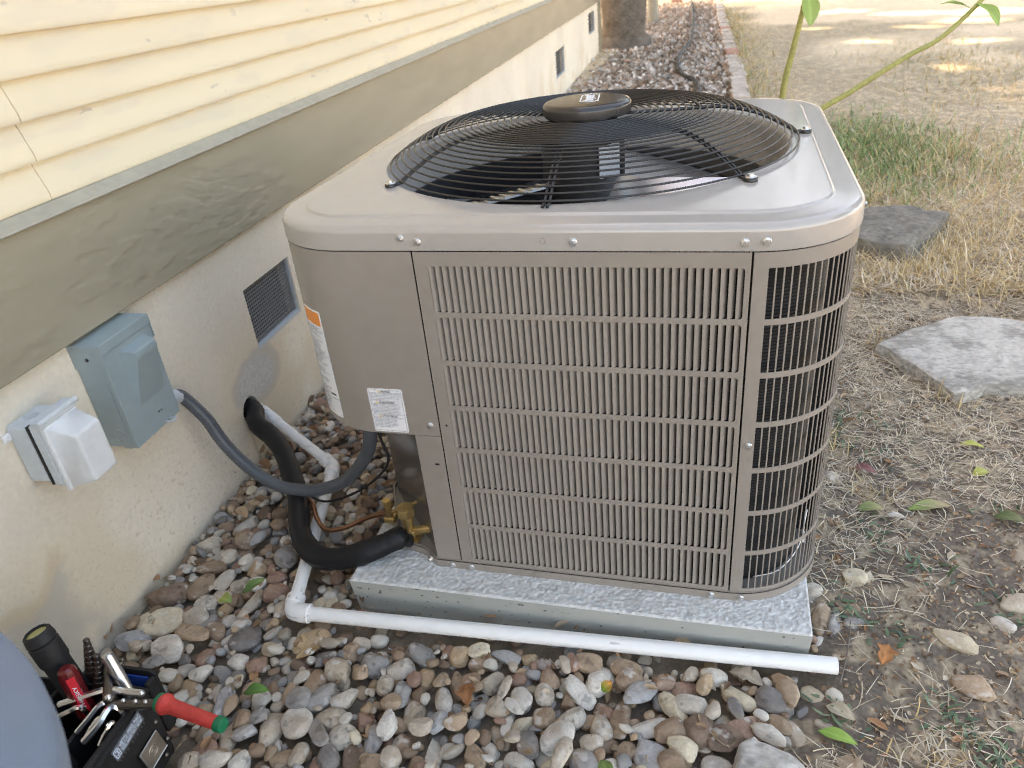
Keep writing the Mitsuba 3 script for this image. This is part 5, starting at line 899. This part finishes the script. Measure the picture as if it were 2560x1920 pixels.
# straw and grass
def blades(N, x, y, z_, L_, w, lean, pal_, seed, up=0.0, curve=0.3):
    r_ = np.random.default_rng(seed); yaw = r_.uniform(0, 2 * np.pi, N); el = np.clip(r_.normal(up, lean, N), -0.05, 1.5); tt = np.linspace(0, 1, 5); kap = r_.normal(0, curve, N)
    s = tt[None] * L_[:, None]; az = yaw[:, None] + kap[:, None] * tt[None] * 1.5; e_ = el[:, None] * (1 - 0.75 * tt[None] ** 1.3 * (up > 0.3))
    ds = L_[:, None] / 4; dx, dy, dz = np.cos(e_) * np.cos(az) * ds, np.cos(e_) * np.sin(az) * ds, np.sin(e_) * ds
    cx = np.concatenate([np.zeros((N, 1)), np.cumsum(dx[:, :-1], 1)], 1) + x[:, None]; cy = np.concatenate([np.zeros((N, 1)), np.cumsum(dy[:, :-1], 1)], 1) + y[:, None]; cz = np.concatenate([np.zeros((N, 1)), np.cumsum(dz[:, :-1], 1)], 1) + z_[:, None]
    wv = (w[:, None] * np.array([1, 1, 0.9, 0.65, 0.15])[None]) / 2; px_, py_ = -np.sin(az) * wv, np.cos(az) * wv
    A = np.stack([cx + px_, cy + py_, cz], -1); B = np.stack([cx - px_, cy - py_, cz], -1); V = np.stack([A, B], 2).reshape(-1, 3)
    f = np.array([(2 * i, 2 * i + 1, 2 * i + 3) for i in range(4)] + [(2 * i, 2 * i + 3, 2 * i + 2) for i in range(4)]); F = (f[None] + 10 * np.arange(N)[:, None, None]).reshape(-1, 3)
    c = np.array(pal_)[r_.integers(len(pal_), size=N)] * r_.uniform(0.75, 1.2, (N, 1)); return tri(V, F), np.clip(np.repeat(c, 10, 0), 0, 1)
STR = [(0.66, 0.56, 0.40), (0.74, 0.64, 0.48), (0.54, 0.44, 0.31), (0.42, 0.33, 0.23), (0.68, 0.60, 0.48)]
GOLD = [(0.62, 0.47, 0.22), (0.68, 0.54, 0.29), (0.54, 0.40, 0.19), (0.60, 0.50, 0.33)]
GRN = [(0.20, 0.29, 0.10), (0.27, 0.37, 0.14), (0.33, 0.40, 0.17), (0.15, 0.22, 0.09)]
sm = []
def dens(x, y): return np.clip(0.17 + 1.6 * (meshkit.fbm(np.stack([x, y, x * 0], -1) * 3.2, 3, 21) - 0.42) + 0.35 * (y - 0.3), 0.06, 1)
N = 60000; x = rng.uniform(0.84, 2.0, N); y = rng.uniform(-0.5, 2.4, N); ok = (x > bed_edge(y) + 0.0) & (rng.random(N) < dens(x, y)); x, y = x[ok], y[ok]; n = len(x)
sm.append(blades(n, x, y, gzv(x, y) + rng.uniform(0.002, 0.012, n), rng.uniform(0.015, 0.06, n), rng.uniform(0.0009, 0.0019, n), 0.12, STR, 22))
N = 30000; y = 1.5 + 6.5 * rng.random(N) ** 1.4; x = bed_edge(y) + (0.4 + 0.55 * y) * rng.random(N); ok = rng.random(N) < np.clip(1.4 - 0.2 * y + 1.5 * (meshkit.fbm(np.stack([x, y, x * 0], -1) * 1.4, 3, 23) - 0.5), 0.1, 1); x, y = x[ok], y[ok]; n = len(x)
sm.append(blades(n, x, y, gzv(x, y) + rng.uniform(0.002, 0.015, n), rng.uniform(0.04, 0.11, n), rng.uniform(0.002, 0.004, n), 0.3, STR + GOLD, 24, 0.15))
# tufts of dry standing grass round the stones
tx, ty = [], []
for cx, cy, k, sd_ in ((1.36, 1.68, 240, 0.05), (1.46, 1.80, 260, 0.06), (1.54, 1.95, 200, 0.06), (1.24, 1.74, 140, 0.06), (1.62, 2.2, 260, 0.1), (1.75, 2.0, 200, 0.1), (1.5, 1.5, 120, 0.08), (1.62, 1.55, 130, 0.06), (1.8, 2.6, 260, 0.14), (1.35, 2.5, 160, 0.12), (1.15, 1.12, 25, 0.03), (1.27, 0.80, 30, 0.03), (1.02, 0.42, 14, 0.012), (1.05, 0.41, 16, 0.012), (0.97, 0.60, 40, 0.03), (1.06, -0.2, 50, 0.04), (1.6, 3.0, 240, 0.18), (2.0, 3.0, 240, 0.2)):
    tx.append(rng.normal(cx, sd_, k)); ty.append(rng.normal(cy, sd_, k))
tx, ty = np.concatenate(tx), np.concatenate(ty); n = len(tx); sc_ = np.clip(0.35 + 0.4 * ty, 0.35, 1)
sm.append(blades(n, tx, ty, gzv(tx, ty), rng.uniform(0.04, 0.10, n) * sc_, rng.uniform(0.0014, 0.0026, n), 0.35, GOLD, 25, 0.85, 0.5))
stuff('dry_grass', (cat(*[s[0] for s in sm]), np.vstack([s[1] for s in sm])), M_straw, 'dry straw and bleached grass covering the dirt')
gm = []
N = 3600; cx = rng.normal(0, 1, (N, 2)); x, y = 1.47 + 0.17 * cx[:, 0] + 0.02 * cx[:, 1], 3.35 + 0.50 * cx[:, 1]; gm.append(blades(N, x, y, gzv(x, y), rng.uniform(0.03, 0.095, N), rng.uniform(0.003, 0.006, N), 0.4, GRN + GRN + GRN + GOLD[:2], 26, 0.8, 0.4))
N = 500; x, y = rng.normal(1.85, 0.16, N), rng.normal(3.3, 0.3, N); gm.append(blades(N, x, y, gzv(x, y), rng.uniform(0.05, 0.16, N), rng.uniform(0.003, 0.005, N), 0.35, GRN + GOLD, 27, 0.8, 0.4))
N = 300; q = np.array([(1.0, 0.62), (1.06, 0.56), (1.0, 0.72), (1.1, 0.66), (0.985, 0.9), (1.03, 0.30), (0.95, 0.06), (1.02, 0.02), (1.08, -0.12), (1.12, -0.18), (1.22, 0.12), (0.9, -0.14), (1.3, 0.4), (1.1, 0.2)]); sel = q[rng.integers(len(q), size=N)]; x, y = sel[:, 0] + rng.normal(0, 0.025, N), sel[:, 1] + rng.normal(0, 0.025, N)
gm.append(blades(N, x, y, gzv(x, y) + 0.004, rng.uniform(0.008, 0.03, N), rng.uniform(0.003, 0.007, N), 0.4, [(0.12, 0.17, 0.09), (0.17, 0.22, 0.13), (0.10, 0.15, 0.10)], 28, 0.35, 0.4))
N = 1500; y = rng.uniform(4.5, 13, N); x = bed_edge(y) + 0.05 + np.abs(rng.normal(0, 0.16, N)); gm.append(blades(N, x, y, gzv(x, y), rng.uniform(0.05, 0.12, N), rng.uniform(0.004, 0.008, N), 0.4, [(0.25, 0.28, 0.11), (0.34, 0.33, 0.15)] + GOLD, 29, 0.7, 0.4))
N = 1600; x, y = rng.normal(2.45, 0.35, N), rng.normal(6.0, 1.0, N); gm.append(blades(N, x, y, gzv(x, y), rng.uniform(0.04, 0.1, N), rng.uniform(0.004, 0.007, N), 0.4, [(0.25, 0.28, 0.11), (0.34, 0.33, 0.15)] + GOLD, 30, 0.6, 0.4))
stuff('green_grass', (cat(*[s[0] for s in gm]), np.vstack([s[1] for s in gm])), M_straw, 'green grass clump and small weeds in the dry yard')
# twig
single('twig', tube(crom([(0.925, -0.095, 0.032), (0.938, -0.05, 0.036), (0.948, -0.005, 0.04), (0.955, 0.035, 0.036)], 6), [0.0012] * 18 + [0.0008], 6), M_bark, 'thin dark twig on the dirt beside the pipe end', 'twig', True)
# ------------------------------------------------------------------ plant behind the condenser
pt_ = thing('leggy_plant', 'leggy green plant with two long bare stems behind the condenser', 'plant')
part(pt_, 'stem', tube(crom([(0.82, 1.24, -0.02), (0.835, 1.245, 0.4), (0.850, 1.25, 0.693), (0.866, 1.25, 0.801), (0.884, 1.25, 0.912), (0.897, 1.25, 1.05)], 8), np.linspace(0.010, 0.0055, 41), 10), M_stem, True)
part(pt_, 'stem', tube(crom([(0.82, 1.245, 0.30), (0.86, 1.25, 0.55), (0.936, 1.25, 0.640), (1.02, 1.265, 0.69), (1.150, 1.300, 0.764), (1.225, 1.320, 0.800), (1.302, 1.350, 0.868), (1.34, 1.36, 0.92)], 8), np.linspace(0.0085, 0.005, 57), 10), M_stem, True)
for (x, y, z_), L_, Wd, yaw, pit in (((0.889, 1.24, 0.935), .085, .022, -75, 62), ((1.300, 1.345, 0.872), .08, .028, -40, 40), ((1.285, 1.34, 0.862), .07, .016, 175, -12), ((1.325, 1.35, 0.90), .09, .028, 5, 5), ((1.335, 1.36, 0.915), .09, .03, 60, -30), ((0.897, 1.25, 1.05), .09, .03, 40, -10)):
    m, tu = leafmesh(L_, Wd, 0.006, 0.3); part(pt_, 'leaf', tf(m, tr(x, y, z_) @ rot(yaw, [0, 0, 1]) @ rot(pit, [0, 1, 0])), M_leafv, True, color=leafcol(tu, (0.34, 0.47, 0.14), (0.42, 0.55, 0.20)))
# ------------------------------------------------------------------ far things
single('cable', tube(crom([(-0.05, 15.5, 0.06), (0.15, 12.0, 0.06), (0.245, 9.5, 0.06), (0.262, 8.77, 0.06), (0.22, 7.4, 0.06), (0.255, 6.66, 0.06), (0.34, 6.1, 0.06), (0.439, 5.83, 0.06), (0.50, 5.2, 0.06), (0.50, 4.4, 0.06), (0.46, 3.2, 0.05)], 10), 0.022, 10), M_hose, 'black hose snaking along the leaf covered strip', 'hose', True)
ed = thing('brick_edging', 'weathered brick edging between the leaf strip and the dry lawn', 'edging')
part(ed, 'base_course', tube([(bed_edge(3.0) + 0.03, 3.0, 0.0), (bed_edge(9) + 0.03, 9, 0.0), (bed_edge(16.2) + 0.03, 16.2, 0.0)], 0.045, 8), M_brick)
y_ = 3.05; k = 0
while y_ < 16.0:
    w = 0.205; x_ = float(bed_edge(y_ + w / 2)) + 0.03; b_ = tf(box(-0.06, 0.06, 0, w - 0.012, 0.0, 0.07, 0.006), tr(x_ + rng.normal(0, 0.006), y_, rng.uniform(-0.012, 0.006)) @ rot(rng.normal(2, 2.5), [0, 0, 1]))
    part(ed, 'brick', b_, M_brickred if k in (21, 22, 33) else M_brick); y_ += w; k += 1
single('brick', tf(box(-0.11, 0.11, -0.06, 0.06, 0.0, 0.12, 0.01), tr(-0.36, 16.2, 0.0)), M_brickred, 'lone red brick at the far end of the leaf strip', 'brick')
single('post', lathe([(0, 0), (0.09, 0), (0.085, 0.05), (0.08, 1.4), (0, 1.42)], 20, tr(-0.46, 12.0, 0)), M_ledge, 'pale weathered post standing behind the tree trunk', 'post', 40)
tree = thing('tree', 'thick brown tree trunk at the far end of the house wall', 'tree')
def trunk(base, r0, h, lean, seed, flare=1.35):
    P = np.array([(base[0] + lean[0] * (z_ / h), base[1] + lean[1] * (z_ / h), z_) for z_ in np.linspace(0, h, 28)]); k = np.linspace(0, 1, 28); r = r0 * (1 + (flare - 1) * np.exp(-k * h / 0.18)) * (1 - 0.45 * k); m = tube(P, r, 24)
    d = m.vertices - np.vstack([np.repeat(P, 24, 0), P[0], P[-1]]); m.vertices += d * ((meshkit.fbm(m.vertices * [5, 5, 1.6], 3, seed) - 0.5) * 0.5)[:, None]; return m
part(tree, 'trunk', trunk((-0.545, 9.0, 0), 0.265, 4.2, (0.1, 0.1), 3, 1.08), M_bark, True)
part(tree, 'root_collar', lathe([(0.26, 0.16), (0.33, 0.12), (0.36, 0.04), (0.37, -0.02)], 32, tr(-0.545, 9.0, 0)), M_bark, True)
def crown(c, r, n_cl, per, size, seed, pal_, gaps=()):
    r_ = np.random.default_rng(seed); cc = r_.normal(size=(n_cl, 3)); cc /= np.linalg.norm(cc, axis=1, keepdims=True); cc *= r_.random((n_cl, 1)) ** 0.4; P = (cc[:, None] * np.array(r) + np.array(c) + r_.normal(size=(n_cl, per, 3)) * np.array(r).mean() * 0.13).reshape(-1, 3)
    keep_ = np.ones(len(P), bool)
    for g, gr_ in gaps:
        d = P - np.array(g); t = d @ SUN; keep_ &= np.linalg.norm(d - t[:, None] * SUN, axis=1) > gr_
    P = P[keep_]; N = len(P); u = r_.normal(size=(N, 3)); u /= np.linalg.norm(u, axis=1, keepdims=True); v = np.cross(u, r_.normal(size=(N, 3))); v /= np.linalg.norm(v, axis=1, keepdims=True); s = size * r_.uniform(0.6, 1.3, (N, 1))
    V = np.stack([P - u * s, P - v * s * 0.45, P + u * s, P + v * s * 0.45], 1).reshape(-1, 3); i = 4 * np.arange(N); F = np.vstack([np.stack([i, i + 1, i + 2], 1), np.stack([i, i + 2, i + 3], 1)])
    c_ = np.array(pal_)[r_.integers(len(pal_), size=N)] * r_.uniform(0.7, 1.3, (N, 1)); return tri(V, F), np.repeat(c_, 4, 0)
LEAF = [(0.06, 0.10, 0.03), (0.09, 0.14, 0.04), (0.05, 0.085, 0.03)]
GAPS = [((2.25, 5.8, 0), 0.16), ((2.35, 5.95, 0), 0.14), ((2.75, 9.0, 0), 0.2), ((3.33, 9.3, 0), 0.3), ((2.9, 10.6, 0), 0.3), ((2.08, 7.9, 0), 0.16), ((3.0, 7.4, 0), 0.2), ((3.7, 10.2, 0), 0.4), ((2.2, 11.5, 0), 0.3), ((1.7, 9.4, 0), 0.15)]
mc = crown((-0.9, 10.2, 6.4), (4.2, 4.2, 1.9), 190, 190, 0.085, 5, LEAF, GAPS)
part(tree, 'crown', mc[0], M_leafv, False, color=mc[1])
for k in range(5):
    a = k * 1.26 + 0.4; part(tree, 'limb', tube(crom([(-0.44, 9.08, 3.6), (-0.44 + 0.9 * math.cos(a), 9.08 + 0.9 * math.sin(a), 4.7), (-0.3 + 2.4 * math.cos(a), 9.2 + 2.4 * math.sin(a), 5.9), (0 + 3.6 * math.cos(a), 9.6 + 3.6 * math.sin(a), 6.6)], 5), np.linspace(0.15, 0.03, 16), 10), M_bark, True)
for x, y, s, lab in ((7.5, 9.0, 1.0, 'broad green tree out in the yard on the right'), (9.5, 2.5, 1.1, 'green tree out in the yard right of the condenser')):
    t2 = thing('tree', lab, 'tree'); part(t2, 'trunk', trunk((x, y, 0), 0.22 * s, 3.2, (0.1, 0), 4), M_bark, True); mc = crown((x, y, 4.6 * s), (2.6 * s, 2.6 * s, 1.9 * s), 110, 110, 0.12, int(x * 3), LEAF); part(t2, 'crown', mc[0], M_leafv, False, color=mc[1])
t3 = thing('tree', 'large leafy tree rising behind the far end of the house roof', 'tree'); part(t3, 'trunk', trunk((-4.2, 14.6, 0), 0.3, 5.0, (0.1, 0), 6), M_bark, True)
mc = crown((-4.4, 14.4, 7.2), (5.2, 4.8, 2.6), 260, 190, 0.09, 17, LEAF, GAPS); part(t3, 'crown', mc[0], M_leafv, False, color=mc[1])
for i_, (x, y, s, lab) in enumerate(((-3.5, 24, 1.1, 'tree at the far end of the yard behind the house corner'), (1.5, 27, 1.2, 'tree at the far end of the yard beyond the brick edging'), (6.5, 24, 1.15, 'tree at the far end of the sandy path'), (11.5, 19, 1.1, 'tree at the far right end of the yard'))):
    t2 = thing('tree', lab, 'tree'); part(t2, 'trunk', trunk((x, y, 0), 0.24 * s, 3.2, (0.1, 0), 14 + i_), M_bark, True); mc = crown((x, y, 4.0 * s), (3.1 * s, 2.6 * s, 2.9 * s), 120, 120, 0.14, 40 + i_, LEAF); part(t2, 'crown', mc[0], M_leafv, False, color=mc[1])
